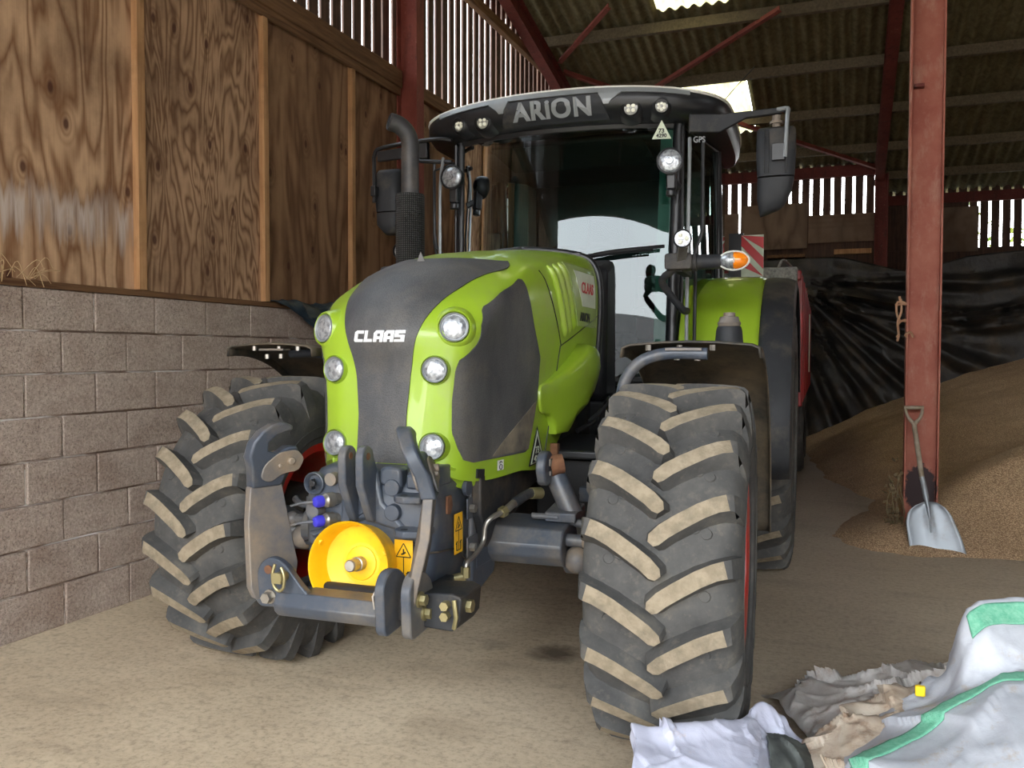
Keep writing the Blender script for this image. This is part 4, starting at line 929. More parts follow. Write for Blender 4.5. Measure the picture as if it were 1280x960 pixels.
# clutter of hoses behind the axle, right side
hs=empty('hose_bundle',parent=TR)
rr=random.Random(11)
for k in range(12):
    y=rr.uniform(.35,.95); z=rr.uniform(.80,1.15); m=MB(); x=.42+rr.uniform(-.06,.12)
    m.tube([(x,y,z),(x+.06,y+.12,z+rr.uniform(-.06,.1)),(x+.03,y+.28,z+rr.uniform(-.05,.16)),(x+.05,y+.42,z+rr.uniform(0,.2))],rr.uniform(.009,.016),8,sub=4); m.build('hose',M_BLK,hs)
m=MB(); m.box((.30,.45,.60),(.62,1.6,.98)); m.prism([(.35,.99),(.35,1.03),(.85,1.06),(.85,1.02)],'x',.35,.66); m.box((.58,.55,.72),(.64,.6,1.0)); m.build('battery_tray',M_BLK,TR,bevel=.01)
m=MB(); m.box((.405,.33,1.01),(.44,.36,1.06)); m.build('orange_tag',M_RUST,hs)
m=MB(); m.box((.55,.30,.85),(.80,.55,.875)); m.box((.55,.30,.81),(.80,.33,.85)); m.prism([(.30,.86),(.36,1.05),(.42,1.1),(.42,.86)],'x',.70,.715); m.build('step_bracket',M_GREY,TR,bevel=.004)
# ================================================= front fenders
def arc_fender(xa,xb,R,cy,cz,a0,a1,th,name,mat,parent,lip=.0,n=24,fl=.05):
    """angles measured from +y(back) through up; crowned across"""
    m=MB(); top=[]
    for i in range(n+1):
        a=math.radians(lerp(a0,a1,i/n)); row=[]
        for k,(fx,dr) in enumerate(((0,-fl),(.01,-.012),(.06,0),(.3,.010),(.5,.013),(.7,.010),(.94,0),(.99,-.012),(1,-fl))):
            x=lerp(xa,xb,fx); r=R+dr; row.append((x,cy+r*math.cos(a),cz+r*math.sin(a)))
        top.append(row)
    m.grid(top); return m.build(name,mat,parent,smooth=50,solid=th)
for s,xi,xo,yc in ((1,.795,1.335,.09),(-1,.755,1.245,.27)):
    f=arc_fender(s*xi,s*xo,.83,yc,.672,-4,95,.008,'front_fender',M_FEND,TR)
    xm=(xi+xo)/2; y0=yc-.05+(.27 if s<0 else 0)
    m=MB(); 
    m.tube([(s*(xm+.07),y0,1.465),(s*(xm-.08),y0,1.467),(s*(xm-.18),y0-.01,1.44),(s*(xi+.03),y0-.015,1.38),(s*(xi+.005),y0-.015,1.30),(s*(xi-.01),y0,1.13),(s*(xi-.02),y0+.01,.90),(s*(xi-.04),y0+.05,.78)],.020,12,sub=3,flat=1.2); m.build('fender_bracket',M_GREY,f); y0=yc-.05
    for dx,dy,z in ((-.16,-.01,1.478),(-.04,.01,1.478),(.09,-.01,1.478),(.03,.01,1.438),(-.05,.01,1.44)):
        m=MB(); m.cyl((s*(xm+dx),y0+dy,z),(s*(xm+dx),y0+dy,z+.022),.012,n=6); m.build('bolt_head',M_STEEL,f)
    m=MB(); m.box((min(s*(xm-.09),s*(xm+.05)),y0-.03,1.478),(max(s*(xm-.09),s*(xm+.05)),y0+.03,1.488)); m.build('mount_plate',M_GREYD,f)
# ================================================= cab
cab=empty('cab',parent=TR)
# windscreen: curved in plan. bottom (z 1.36) to top (z 2.86)
def ws(v,z): # y of the glass at lateral v (-1..1 of half width) and height
    t=(z-1.30)/1.56; yc=1.70+.10*t; return yc+.13*abs(v)**2.1
def wsx(v,z): t=(z-1.30)/1.56; return v*(.655+.03*t)
G=[]
for j in range(15):
    z=1.30+1.56*j/14; G.append([(wsx(v,z),ws(v,z),z) for v in [-1+2*i/28 for i in range(29)]])
m=MB(); m.grid(G); m.build('windscreen',M_GLASS,cab,smooth=80)
for s in (1,-1):
    # front pillars
    m=MB(); pts=[(s*(wsx(1,z)+.035),ws(1,z)+.035,z) for z in (1.15,1.5,2.0,2.5,2.90)]; m.tube(pts,.036,12,sub=3); m.build('front_pillar',M_BLK,cab)
    m=MB(); G=[]
    for j in range(9):
        z=1.30+1.56*j/8; G.append([(s*(wsx(q,z)),ws(q,z)+.012,z) for q in (.90,.93,.96,1.0)])
    m.grid(G); m.build('screen_edge',M_HAZE,cab,smooth=80)
    # grab rails / trim lines beside pillar
    m=MB(); m.tube([(s*.80,1.78,1.20),(s*.80,1.78,1.9),(s*.805,1.80,2.55),(s*.80,1.84,2.75)],.011,8,sub=4); m.build('grab_rail',M_SILV,cab)
    m=MB(); m.tube([(s*.875,1.86,2.72),(s*.875,1.86,2.20),(s*.84,1.84,2.08),(s*.835,1.84,1.30)],.011,8,sub=1); m.build('mirror_stay',M_BLK,cab)
    # side glass
    G=[]
    for j in range(9):
        z=1.15+1.72*j/8; G.append([(s*(.74+.12*(y-1.9)/.9+.012*math.sin(PI*j/8)),y,z) for y in (1.92,2.2,2.5,2.75)])
    m=MB(); m.grid(G); m.build('door_glass',M_GLASS,cab,smooth=80)
    G=[]
    for j in range(9):
        z=1.55+1.30*j/8; G.append([(s*.86,y,z) for y in (2.80,3.0,3.25)])
    m=MB(); m.grid(G); m.build('side_glass',M_GLASS,cab,smooth=80)
    m=MB(); m.tube([(s*.86,2.77,1.1),(s*.87,2.77,2.0),(s*.85,2.77,2.88)],.032,12,sub=3); m.build('middle_pillar',M_BLK,cab)
    m=MB(); m.tube([(s*.80,3.30,1.4),(s*.80,3.32,2.0),(s*.78,3.30,2.88)],.04,12,sub=3); m.build('rear_pillar',M_BLK,cab)
    m=MB(); m.tube([(s*.745,1.92,1.16),(s*.745,1.92,2.84),(s*.86,2.73,2.86),(s*.86,2.74,1.16),(s*.745,1.92,1.16)],.012,8); m.build('door_frame',M_BLK,cab)
m=MB(); G=[[(x,3.32,z) for x in (-.78,0,.78)] for z in (1.55,2.2,2.86)]; m.grid(G); m.build('rear_window',M_GLASS,cab)
m=MB(); m.tube([(-.78,3.32,1.55),(.78,3.32,1.55)],.03,8); m.build('window_rail',M_BLK,cab); m=MB(); m.tube([(wsx(v,1.30),ws(v,1.3),1.30) for v in (-1,-.5,0,.5,1)],.03,8,sub=3); m.build('window_rail',M_BLK,cab); m=MB(); m.tube([(wsx(v,2.86),ws(v,2.86)+.01,2.86) for v in (-1,-.5,0,.5,1)],.03,8,sub=3); m.build('window_rail',M_BLK,cab)
m=MB(); m.prism([(1.75,1.15),(1.95,1.10),(3.3,1.10),(3.35,1.55),(3.1,1.55),(2.2,1.2),(1.8,1.3)],'x',-.76,.76); m.box((-.55,1.45,.75),(.55,2.3,1.2)); m.build('cab_floor',M_BLK,cab,bevel=.02)
# interior
m=MB(); m.box((-.27,2.52,1.50),(.27,3.0,1.62)); m.prism([(2.92,1.58),(3.02,1.58),(3.12,2.25),(3.02,2.28)],'x',-.25,.25); m.prism([(3.03,2.28),(3.12,2.25),(3.14,2.5),(3.06,2.52)],'x',-.15,.15); m.box((-.15,2.6,1.15),(.15,2.95,1.5)); seat=m.build('driver_seat',M_SEAT,cab,bevel=.04,seg=3)
m=MB(); m.box((-.42,2.5,1.72),(-.32,2.95,1.79)); m.box((.32,2.5,1.72),(.42,2.95,1.79)); m.build('armrest',M_CABIN,seat,bevel=.02)
m=MB(); m.prism([(1.80,1.3),(1.85,1.72),(1.98,1.85),(2.14,1.84),(2.16,1.75),(2.05,1.3)],'x',-.22,.22); m.build('dashboard',M_CABIN,cab,bevel=.03)
m=MB(); c=Vector((0,2.20,1.98)); u=Vector((1,0,0)); w=Vector((0,.75,.66)).normalized(); m.tube([c+u*.20*math.cos(2*PI*k/28)+w*.20*math.sin(2*PI*k/28) for k in range(29)],.014,8); m.bar(c-u*.19,c+u*.19,.03,.012); m.bar(c,c-w*.19,.03,.012); m.cyl(c,(0,2.08,1.80),.035); m.build('steering_wheel',M_BLK,cab)
m=MB(); m.prism([(2.30,1.2),(2.30,1.75),(3.2,1.80),(3.2,1.2)],'x',-.74,-.48); m.prism([(2.30,1.2),(2.30,1.75),(3.2,1.80),(3.2,1.2)],'x',.50,.74); m.build('side_console',M_CABIN,cab,bevel=.04)
m=MB(); m.bar((-.55,2.25,1.7),(-.60,2.05,2.10),.03,.03); m.box((-.72,2.0,2.05),(-.46,2.04,2.27)); m.build('monitor',M_BLK,cab,bevel=.01)
m=MB(); m.box((-.72,2.02,2.80),(.72,3.35,2.87)); m.box((-.74,3.28,2.30),(.74,3.35,2.86)); m.build('headliner',M_BLK,cab,bevel=.03)
m=MB(); m.prism([(1.9,2.79),(2.4,2.74),(2.4,2.79)],'x',-.5,.5); m.build('sun_blind',M_CABIN,cab)
m=MB(); m.prism(round_poly([(.60,1.45),(.60,2.78),(.72,2.8),(.74,1.45)],.03),'y',3.0,3.2);m.prism(round_poly([(-.60,1.45),(-.60,2.78),(-.72,2.8),(-.74,1.45)],.03),'y',3.0,3.2); m.build('interior_pillar_trim',M_CABING,cab,bevel=.01)
# wiper
m=MB(); m.tube([(-.05,ws(0,1.98)-.02,2.00),(.10,1.67,2.03),(.35,1.69,2.075),(.66,1.80,2.11)],.011,8,sub=4); m.tube([(-.08,1.69,1.995),(.30,1.685,2.055),(.60,1.76,2.085)],.007,6,sub=4); m.bar((-.10,1.66,1.98),(.04,1.66,2.015),.04,.05); m.build('wiper',M_BLK,cab)
m=MB(); m.box((-.20,1.52,1.86),(.05,1.62,2.02)); m.prism([(1.40,1.2),(1.42,1.96),(1.66,2.03),(1.70,1.2)],'x',-.40,.40); m.build('cowl',M_BLK,cab,bevel=.04)
# ---- roof
def roofline(k): # plan outline half, k list of (x,y)
    return k
PL=[(0,1.665),(.25,1.675),(.50,1.71),(.70,1.765),(.86,1.85),(.96,1.97),(1.0,2.15),(1.0,2.6),(.98,3.1),(.90,3.42),(.6,3.5),(0,3.52)]
full=[(-x,y) for x,y in PL[:0:-1]]+PL
full=[(x,y) for x,y in full[:-1]]
def ringz(z,sc,fr=0,dz=lambda x,y:0):
    out=[]
    for x,y in full: out.append((x*sc,2.55+(y-2.55)*sc+fr*(1 if y<2.3 else 0),z+dz(x,y)))
    return out
sp2=lambda r:[p for p in spl(r+[r[0]],3)][:-1]
crown=lambda x,y: -.055*(abs(x)/1.0)**2.4
m=MB(); G=[sp2(ringz(3.042,1.0,0,crown)),sp2(ringz(3.048,1.008,0,crown)),sp2(ringz(3.060,1.006,0,crown)),sp2(ringz(3.068,.98,0,crown)),sp2(ringz(3.076,.80,0,lambda x,y:-.03*abs(x)**2)),sp2(ringz(3.082,.4)),sp2(ringz(3.084,.05))]
m.grid(G,0,True); m.add(G[-1],[tuple(range(len(G[-1])))]); roof=m.build('roof_cap',M_ROOFW,cab,smooth=50)
m=MB(); G=[sp2(ringz(3.05,1.0,0,crown)),sp2(ringz(3.02,1.0,-.012,crown)),sp2(ringz(2.965,.995,-.02,lambda x,y:-.05*abs(x)**2.4)),sp2(ringz(2.90,.97,-.0,lambda x,y:-.03*abs(x)**2.4)),sp2(ringz(2.865,.90,.03)),sp2(ringz(2.862,.5)),sp2(ringz(2.862,.05))]
m.grid(G,0,True); m.add(G[-1],[tuple(range(len(G[-1])))]); vis=m.build('roof_visor',M_BLK,cab,smooth=50)
RB=BVHTree.FromPolygons([v.co.copy() for v in vis.data.vertices],[tuple(p.vertices) for p in vis.data.polygons])
def on_roof(v,z,off=0):
    h,n,_,_=RB.ray_cast(Vector((v,0,z)),Vector((0,1,0)))
    if h is None: h=Vector((v,1.7,z)); n=Vector((0,-1,0))
    if n.y>0: n=-n
    return h+n*off,n
# centre name panel, silver flanks
rows=[(z,-lerp(.34,.29,(z-2.885)/.12),lerp(.34,.29,(z-2.885)/.12)) for z in [2.885+.12*i/8 for i in range(9)]]
patch(rows,lambda t,z:on_roof(t,z),.012,'name_panel',M_BLKM,vis,nx=24,th=.01)
for s in (1,-1):
    rows=[(z,s*lerp(.315,.275,(z-2.955)/.07),s*lerp(.345,.44,(z-2.955)/.07)) for z in [2.955+.07*i/6 for i in range(7)]]
    patch(rows,lambda t,z:on_roof(t,z),.016,'silver_flank',M_SILV,vis,nx=8,th=.006)
    rows=[(z,s*.255,s*.80) for z in (3.018,3.03,3.042)]
    patch(rows,lambda t,z:on_roof(t,z-.055*abs(t)**2.4),.014,'silver_edge',M_SILV,vis,nx=20,th=.006)
rows=[(z,-.26,.26) for z in (3.015,3.028,3.042)]
patch(rows,lambda t,z:on_roof(t,z),.014,'silver_edge',M_SILV,vis,nx=20,th=.006)
vs,fs=text_mesh('ARiON',.118,.0050,0,.002,spacing=1.12); out=[]; xm=max(abs(a) for a,b,c in vs)
for a,b,c in vs:
    p,n=on_roof(a*.255/xm,2.944+b); out.append(p+n*(.024+c))
mm=MB(); mm.add(out,fs); mm.build('brand_lettering',M_LOGOG,vis,smooth=0,fix=False)
# roof work lights
M_LED=pmat('led_face',srgb(120,120,112),.3,c2=srgb(150,150,138),scale=30,coat=.5); M_LEDD=pmat('led_emitter',srgb(226,226,206),.2,c2=srgb(235,235,220))
def led(par,c,n,r,cnt,face=M_LED):
    n=Vector(n).normalized(); c=Vector(c); a=n.cross(Vector((0,0,1))).normalized(); b=n.cross(a)
    m=MB(); m.lathe(c-n*.07,c,[(0,r*.8),(.05,r*1.12),(.07,r*1.16),(.074,r*1.1),(.066,r)],28,0,False); L=m.build('work_light',M_BLK,par,smooth=50)
    m=MB(); m.lathe(c-n*.012,c+n,[(0,r),(.006,r*.95),(.008,.001)],28); m.build('lens',face,L)
    m=MB()
    for k in range(cnt):
        t=2*PI*(k+.5)/cnt; p=c+(a*math.cos(t)+b*math.sin(t))*r*.48; m.lathe(p-n*.006,p+n,[(0,r*.30),(.004,r*.28),(.007,r*.15),(.008,.001)],14)
    m.build('led',M_LEDD,L); return L
for s in (1,-1):
    for (v,z,r,nn,cnt) in ((.646,2.926,.038,(s*.3,-1,-.08),6),(.471,2.922,.042,(s*.12,-1,-.08),4)):
        p,n=on_roof(s*v,z); nn=Vector(nn).normalized()
        m=MB(); c=p+nn*.012; m.lathe(c-nn*.10,c,[(0,r*2.1),(.07,r*1.7),(.098,r*1.35),(.10,r*1.25)],30,0,False); pd=m.build('light_pod',M_BLK,vis,smooth=60)
        led(pd,c,nn,r,cnt)
    # pillar lights
    c=Vector((s*.700,1.735,2.60)); nn=Vector((s*.1,-1,-.02)).normalized()
    L=MB(); L.lathe(c-nn*.09,c,[(0,.03),(.02,.06),(.07,.076),(.092,.078),(.094,.072),(.086,.066)],32,0,False); b=L.build('pillar_light',M_BLK,cab,smooth=50)
    m=MB(); m.lathe(c-nn*.012,c+nn,[(0,.071),(.008,.069),(.016,.05),(.02,.02),(.02,.001)],32); m.lathe(c+nn*.0,c+nn,[(.018,.022),(.023,.02),(.024,.001)],20); m.build('lens',M_LAMP,b,smooth=60)
    m=MB(); m.box((c.x-.025,1.76,2.44),(c.x+.03,1.82,2.56)); m.bar((c.x,1.79,2.50),(s*.74,1.86,2.46),.03,.04); m.cyl((c.x,1.79,2.44),(c.x,1.79,2.40),.03); m.build('light_bracket',M_BLK,b,bevel=.008)
    # lower corner lamps
    c=Vector((s*.843,1.30,2.085)); nn=Vector((s*.05,-1,0)).normalized(); b=led(cab,c,nn,.044,3,M_LAMP)
    m=MB(); m.bar((s*.843,1.33,2.05),(s*.82,1.42,1.98),.05,.03); m.build('light_bracket',M_STEEL,b,bevel=.004)
    m=MB(); m.prism(round_poly([(s*.73,1.93),(s*.73,2.02),(s*.88,2.02),(s*.88,1.93)],.02),'y',1.40,1.52); m.tube([(s*.78,1.45,1.94),(s*.70,1.50,1.88),(s*.74,1.56,1.80),(s*.80,1.62,1.72),(s*.80,1.78,1.72)],.022,10,sub=3); m.bar((s*.80,1.45,1.95),(s*.80,1.80,1.95),.05,.06); am=m.build('lamp_bracket',M_BLKM,cab,bevel=.008)
    m=MB(); m.lathe((s*.87,1.46,1.972),(s*1.2,1.46,1.972),[(0,.046),(.03,.050),(.035,.042),(.16,.040),(.175,.036)],24); m.build('lamp_arm',M_BLKM,am)
    if s<0: continue
    c=Vector((s*1.10,1.44,1.972)); ln=MB()
    ln.ball(c,1,24,14,0,(.078,.045,.048)); lo=ln.build('turn_signal',[M_LAMP,M_ORANGE],am,smooth=80)
    for p in lo.data.polygons: p.material_index=1 if (p.center.x-c.x)*s>.004 else 0
    m=MB(); m.tube([(c.x+math.cos(t)*.080,c.y-.004,c.z+math.sin(t)*.050) for t in [2*PI*k/28 for k in range(29)]],.006,6); m.tube([(c.x,c.y-.004,c.z+.05),(c.x+s*.004,c.y-.045,c.z),(c.x,c.y-.004,c.z-.05)],.004,6,sub=5); m.build('lens_rim',M_WHITE,lo)
# door markings, triangle on the glass
vs,fs=text_mesh('GPS',.05,.001,0,.001); m=MB(); m.add([Vector((.855+a*.8,1.845+a*.25,2.735+b)) for a,b,c in vs],fs); m.build('marking',M_LOGOG,cab,smooth=0,fix=False)
c=(.655,1.70,2.77); m=MB(); m.add([(c[0]-.055,c[1],c[2]-.045),(c[0]+.055,c[1]+.02,c[2]-.045),(c[0],c[1]+.01,c[2]+.065)]+[(c[0]-.055,c[1]+.003,c[2]-.045),(c[0]+.055,c[1]+.023,c[2]-.045),(c[0],c[1]+.013,c[2]+.065)],[(0,1,2),(5,4,3),(0,1,4,3),(1,2,5,4),(2,0,3,5)]); tr2=m.build('sticker',M_DECALW,cab,smooth=0)
for body,dz,sz in (('73',.0,.034),('4290',-.028,.03)):
    vs,fs=text_mesh(body,sz,.001,0,.0004); m=MB(); m.add([Vector((c[0]+a,c[1]+.007+a*.18-.004,c[2]+dz+b)) for a,b,q in vs],fs); m.build('number_lettering',M_DECALK,tr2,smooth=0,fix=False)
# ---- mirrors
def mirror(s,x0,x1,ztop,zbot,y,armz):
    root=empty('mirror',parent=cab)
    cx=(x0+x1)/2; hw=abs(x1-x0)/2; zm=lerp(zbot,ztop,.40)
    G=[]
    for (z,w,dy,sh) in ((ztop,.86,.02,0),(ztop-.015,.97,.045,0),(lerp(zm,ztop,.5),1.0,.065,0),(zm+.008,.93,.07,0)):
        ring=[]
        for k in range(20):
            a=2*PI*k/20; cc,ss=math.cos(a),math.sin(a); q=4
            r=(abs(cc)**q+abs(ss)**q)**(-1/q); ring.append((cx+hw*w*cc*r,y-(dy if ss<0 else .03)*abs(ss*r)*(-1 if ss>0 else 1),z))
        G.append(ring)
    m=MB(); m.grid(G,0,True); m.add(G[0],[tuple(range(20))]); m.add(G[-1],[tuple(range(19,-1,-1))]); m.build('mirror_housing',M_BLKM,root,smooth=50)
    G=[]
    for (z,w,dy,sh) in ((zm-.002,.92,.07,0),(lerp(zbot,zm,.5),.86,.07,-s*.008),(zbot+.02,.62,.05,-s*.02),(zbot,.50,.03,-s*.03)):
        ring=[]
        for k in range(20):
            a=2*PI*k/20; cc,ss=math.cos(a),math.sin(a); q=4
            r=(abs(cc)**q+abs(ss)**q)**(-1/q); ring.append((cx+sh+hw*w*cc*r,y-(dy if ss<0 else .03)*abs(ss*r)*(-1 if ss>0 else 1),z+ (.02*(cx+hw*cc*r-cx)/hw*s if z<zm-.05 else 0)))
        G.append(ring)
    m=MB(); m.grid(G,0,True); m.add(G[0],[tuple(range(20))]); m.add(G[-1],[tuple(range(19,-1,-1))]); m.build('lower_mirror_housing',M_BLKM,root,smooth=50)
    m=MB()
    for f in (-.55,-.35,.55): m.tube([(cx+hw*f,y-.072,ztop-.03),(cx+hw*f,y-.082,zm+.02)],.004,6)
    m.box((cx+hw*.1-.03,y-.10,lerp(zm,ztop,.30)),(cx+hw*.1+.04,y-.07,lerp(zm,ztop,.62))); m.build('mirror_rib',M_BLK,root,bevel=.006)
    m=MB(); m.box((cx-hw*.8,y+.032,zm+.02),(cx+hw*.8,y+.036,ztop-.02)); m.build('mirror_glass',M_CHROME,root)
    # arm: deep tapering bracket from cab pillar to the mirror head
    xa=s*.80
    M=frame_M((xa,1.80,0),(cx+s*0.02-xa,y-1.80,0),(0,0,1)); L=math.hypot(cx-xa,y-1.80)
    m=MB(); m.prism([(0,armz-.06),(0,armz+.045),(L*.35,armz+.04),(L*1.12,armz+.075),(L*1.15,armz+.045),(L*.65,armz+.015),(L*.35,armz-.065)],'z',-.022,.022,0,M); m.build('mirror_arm',M_BLKM,root,bevel=.006)
    xh=cx+hw*.30
    m=MB(); m.tube([(xh-s*.03,y-.02,armz+.06),(xh+s*.03,y-.04,armz+.055),(xh+s*.03,y-.075,armz+.01),(xh+s*.025,y-.09,ztop-.08),(xh+s*.02,y-.095,lerp(zm,ztop,.35))],.012,8,sub=3); m.build('mirror_tube',M_SILV,root)
    m=MB(); m.cyl((cx,y,ztop),(cx,y,armz+.03),.024); m.cyl((cx,y,ztop+.02),(cx,y,ztop+.035),.04); m.build('swivel',M_GREYD,root)
    m=MB(); m.cyl((cx+.02,y,armz+.04),(cx+.02,y,armz+.053),.02); m.build('swivel_ring',M_ORANGE,root)
mirror(1,1.175,1.40,2.79,2.295,1.93,2.83)
root=empty('mirror',parent=cab); s=-1
G=[]
for (z,w,dy) in ((2.73,.9,.03),(2.70,1,.06),(2.52,1,.07),(2.44,.92,.07)):
    G.append([(-1.265+.095*w*math.cos(a)*((abs(math.cos(a))**4+abs(math.sin(a))**4)**-.25),1.98+dy*math.sin(a)*((abs(math.cos(a))**4+abs(math.sin(a))**4)**-.25),z) for a in [2*PI*k/20 for k in range(20)]])
m=MB(); m.grid(G,0,True); m.add(G[0],[tuple(range(20))]); m.add(G[-1],[tuple(range(19,-1,-1))]); m.build('mirror_housing',M_BLKM,root,smooth=50)
G=[]
for (z,w,dy) in ((2.432,.92,.07),(2.35,.86,.07),(2.30,.6,.05),(2.285,.45,.03)):
    G.append([(-1.265+.095*w*math.cos(a)*((abs(math.cos(a))**4+abs(math.sin(a))**4)**-.25)+(.02 if z<2.33 else 0),1.98+dy*math.sin(a)*((abs(math.cos(a))**4+abs(math.sin(a))**4)**-.25),z) for a in [2*PI*k/20 for k in range(20)]])
m=MB(); m.grid(G,0,True); m.add(G[0],[tuple(range(20))]); m.add(G[-1],[tuple(range(19,-1,-1))]); m.build('lower_mirror_housing',M_BLKM,root,smooth=50)
m=MB(); m.tube([(-.74,1.84,2.86),(-.85,1.83,2.875),(-1.25,1.86,2.86),(-1.33,1.88,2.82),(-1.345,1.90,2.74),(-1.345,1.90,2.50)],.014,8,sub=3); m.tube([(-.74,1.84,2.72),(-.95,1.84,2.74),(-1.12,1.86,2.78)],.014,8,sub=2); m.build('mirror_tube',M_BLK,root)
m=MB(); m.bar((-.98,1.86,2.815),(-1.30,1.87,2.80),.03,.07); m.box((-1.04,1.84,2.76),(-.92,1.89,2.87)); m.box((-1.36,1.87,2.54),(-1.32,1.93,2.61)); m.build('mirror_arm',M_BLK,root,bevel=.006)
m=MB(); m.tube([(-.74,1.88,2.72),(-.85,1.80,2.66),(-.845,1.80,2.25),(-.83,1.80,2.16),(-.74,1.84,2.06)],.009,8,sub=1); m.build('grab_handle',M_BLK,cab)
# exhaust
m=MB(); ex=Vector((-.735,1.22,0)); m.lathe((ex.x,ex.y,1.60),(ex.x,ex.y,3),[(0,.085),(.79,.085),(.80,.08),(.805,.05)],36)
def m_perf():
    t=NT('perforated_guard'); v=t.coord('Object'); sp=t.n('ShaderNodeSeparateXYZ'); t.l(v,sp.inputs[0])
    ang=t.math('ARCTAN2',t.math('SUBTRACT',sp.outputs['Y'],1.22),t.math('ADD',sp.outputs['X'],.735))
    a=t.math('MULTIPLY',ang,22); b=t.math('MULTIPLY',sp.outputs['Z'],250)
    h=t.math('MULTIPLY',t.math('SINE',t.math('ADD',a,b)),t.math('SINE',t.math('SUBTRACT',a,b)))
    c=t.ramp(h,[(.30,srgb(20,20,20)),(.55,srgb(86,86,84))]); t.bsdf(c,.5,.3,bump=h,bstr=.6,bdist=.006); return t.m
exh=m.build('exhaust_guard',m_perf(),TR,smooth=40)
M_PIPE=pmat('exhaust_pipe_metal',srgb(66,66,68),.5,.3,dirt=srgb(100,92,84),dirt_amt=.3)
m=MB(); m.tube([(ex.x,ex.y,2.38),(ex.x,ex.y,2.62),(ex.x,ex.y,2.70),(ex.x-.012,ex.y-.02,2.755),(ex.x-.045,ex.y-.05,2.795),(ex.x-.085,ex.y-.085,2.81)],.052,24,sub=4); m.build('exhaust_pipe',M_PIPE,exh)
m=MB(); q=Vector((ex.x-.088,ex.y-.088,2.812)); dd=Vector((-.7,-.7,.22)).normalized(); m.lathe(q-dd*.01,q+dd,[(0,.05),(.012,.048),(.008,.043),(-.03,.040)],24,0,False); m.cyl(q-dd*.04,q-dd*.035,.044); m.build('pipe_mouth',M_DARK,exh)
# air intake canister on the right
m=MB(); m.lathe((1.12,1.02,1.45),(1.12,1.02,2),[(0,.075),(.13,.064),(.15,.058),(.155,.050)],28); cn=m.build('air_canister',M_BLKM,TR)
m=MB(); m.lathe((1.12,1.02,1.60),(1.12,1.02,2),[(0,.052),(.02,.058),(.03,.05),(.05,.045),(.052,.03),(.07,.028),(.072,.02)],24); m.build('canister_cap',M_GREYD,cn)
m=MB(); m.box((.70,.95,1.0),(1.05,1.75,1.38)); m.box((.72,1.0,.55),(1.1,1.75,.98)); m.box((1.0,1.0,1.36),(1.2,1.3,1.46)); m.build('fuel_tank',M_DARK,TR,bevel=.03)
# ---- rear fenders
for s in (1,-1):
    R=1.09; prof=[]
    G=[];n=26
    for i in range(n+1):
        a=math.radians(lerp(20,165,i/n)); G.append([(s*x,2.82+ (R+dr)*math.cos(a),.90+(R+dr)*math.sin(a)) for x,dr in ((.74,-.02),(.78,0),(1.0,.006),(1.17,0),(1.205,-.015))])
    # a measured from back; front edge at 165
    m=MB(); m.grid(G); rfn=m.build('rear_fender',M_GREEN,TR,smooth=50,solid=.008)
    G=[]
    for i in range(n+1):
        a=math.radians(lerp(15,188,i/n)); G.append([(s*x,2.82+(R+dr)*math.cos(a),.90+(R+dr)*math.sin(a)) for x,dr in ((1.20,-.012),(1.24,-.005),(1.34,-.012),(1.385,-.03),(1.395,-.07))])
    m=MB(); m.grid(G); m.build('fender_extension',M_BLKM,rfn,smooth=50,solid=.01)
    G=[]
    for i in range(n+1):
        a=math.radians(lerp(20,165,i/n)); G.append([(s*.745,2.82+rr_*math.cos(a),.90+rr_*math.sin(a)) for rr_ in (R-.02,R-.25,R-.5)])
    m=MB(); m.grid(G); m.build('fender_side',M_GREEN,rfn,smooth=50,solid=.01)
    m=MB(); m.prism([(2.0,1.0),(1.74,1.15),(1.78,1.5),(1.95,1.8),(2.1,1.9),(2.3,1.5)],'x',s*.745,s*.80); m.build('fender_front',M_GREEN,rfn,bevel=.01)
m=MB(); m.box((-.5,2.1,.65),(.5,3.4,1.15)); m.cyl((-.95,2.82,.92),(.95,2.82,.92),.13); m.build('rear_axle',M_DARK,TR,bevel=.03)
# antenna
m=MB(); m.tube([(.93,2.15,3.0),(1.02,2.2,3.12),(1.14,2.25,3.26)],.003,6); m.build('antenna',M_BLK,cab)
# ================================================= trailer behind the tractor
TL=empty('trailer','red ribbed grain trailer behind the tractor with grey front rim','trailer',(-1.6244,3.3516,0),math.radians(1.2114))
M_TRED=pmat('trailer_red',srgb(150,22,26),.4,dirt=srgb(90,50,40),dirt_amt=.35,scale=4,c2=srgb(128,18,22)); M_GALV=pmat('weathered_galvanised',srgb(150,148,140),.75,c2=srgb(104,102,98),scale=40)
m=MB(); m.box((-1.15,4.34,1.05),(1.33,10.3,1.12)); m.box((-1.15,4.34,1.1),(-1.10,10.3,2.12)); m.box((1.30,4.34,1.1),(1.34,10.3,2.12)); m.box((-1.15,10.26,1.1),(1.33,10.3,2.12)); m.build('body',M_TRED,TL,smooth=0)
for k in range(9):
    y=4.40+k*.72
    m=MB(); m.box((1.34,y,1.02),(1.40,y+.10,2.14)); m.build('side_rib',M_TRED,TL,bevel=.01)
m=MB(); m.box((1.29,4.34,2.10),(1.385,10.3,2.18)); m.box((-1.2,4.34,2.10),(-1.10,10.3,2.18)); m.build('top_rail',M_TRED,TL,bevel=.01)
m=MB(); m.box((-1.15,4.30,1.1),(1.355,4.34,2.19)); m.build('headboard',M_TRED,TL,smooth=0)
m=MB(); m.box((.95,4.22,1.93),(1.355,4.32,2.20)); m.box((-1.1,4.22,1.98),(.95,4.32,2.16)); m.build('front_rim',M_GALV,TL,bevel=.012)
m=MB(); m.box((1.40,8.2,1.25),(1.412,8.26,1.98)); m.build('reflective_strip',M_DECALW,TL,smooth=0)
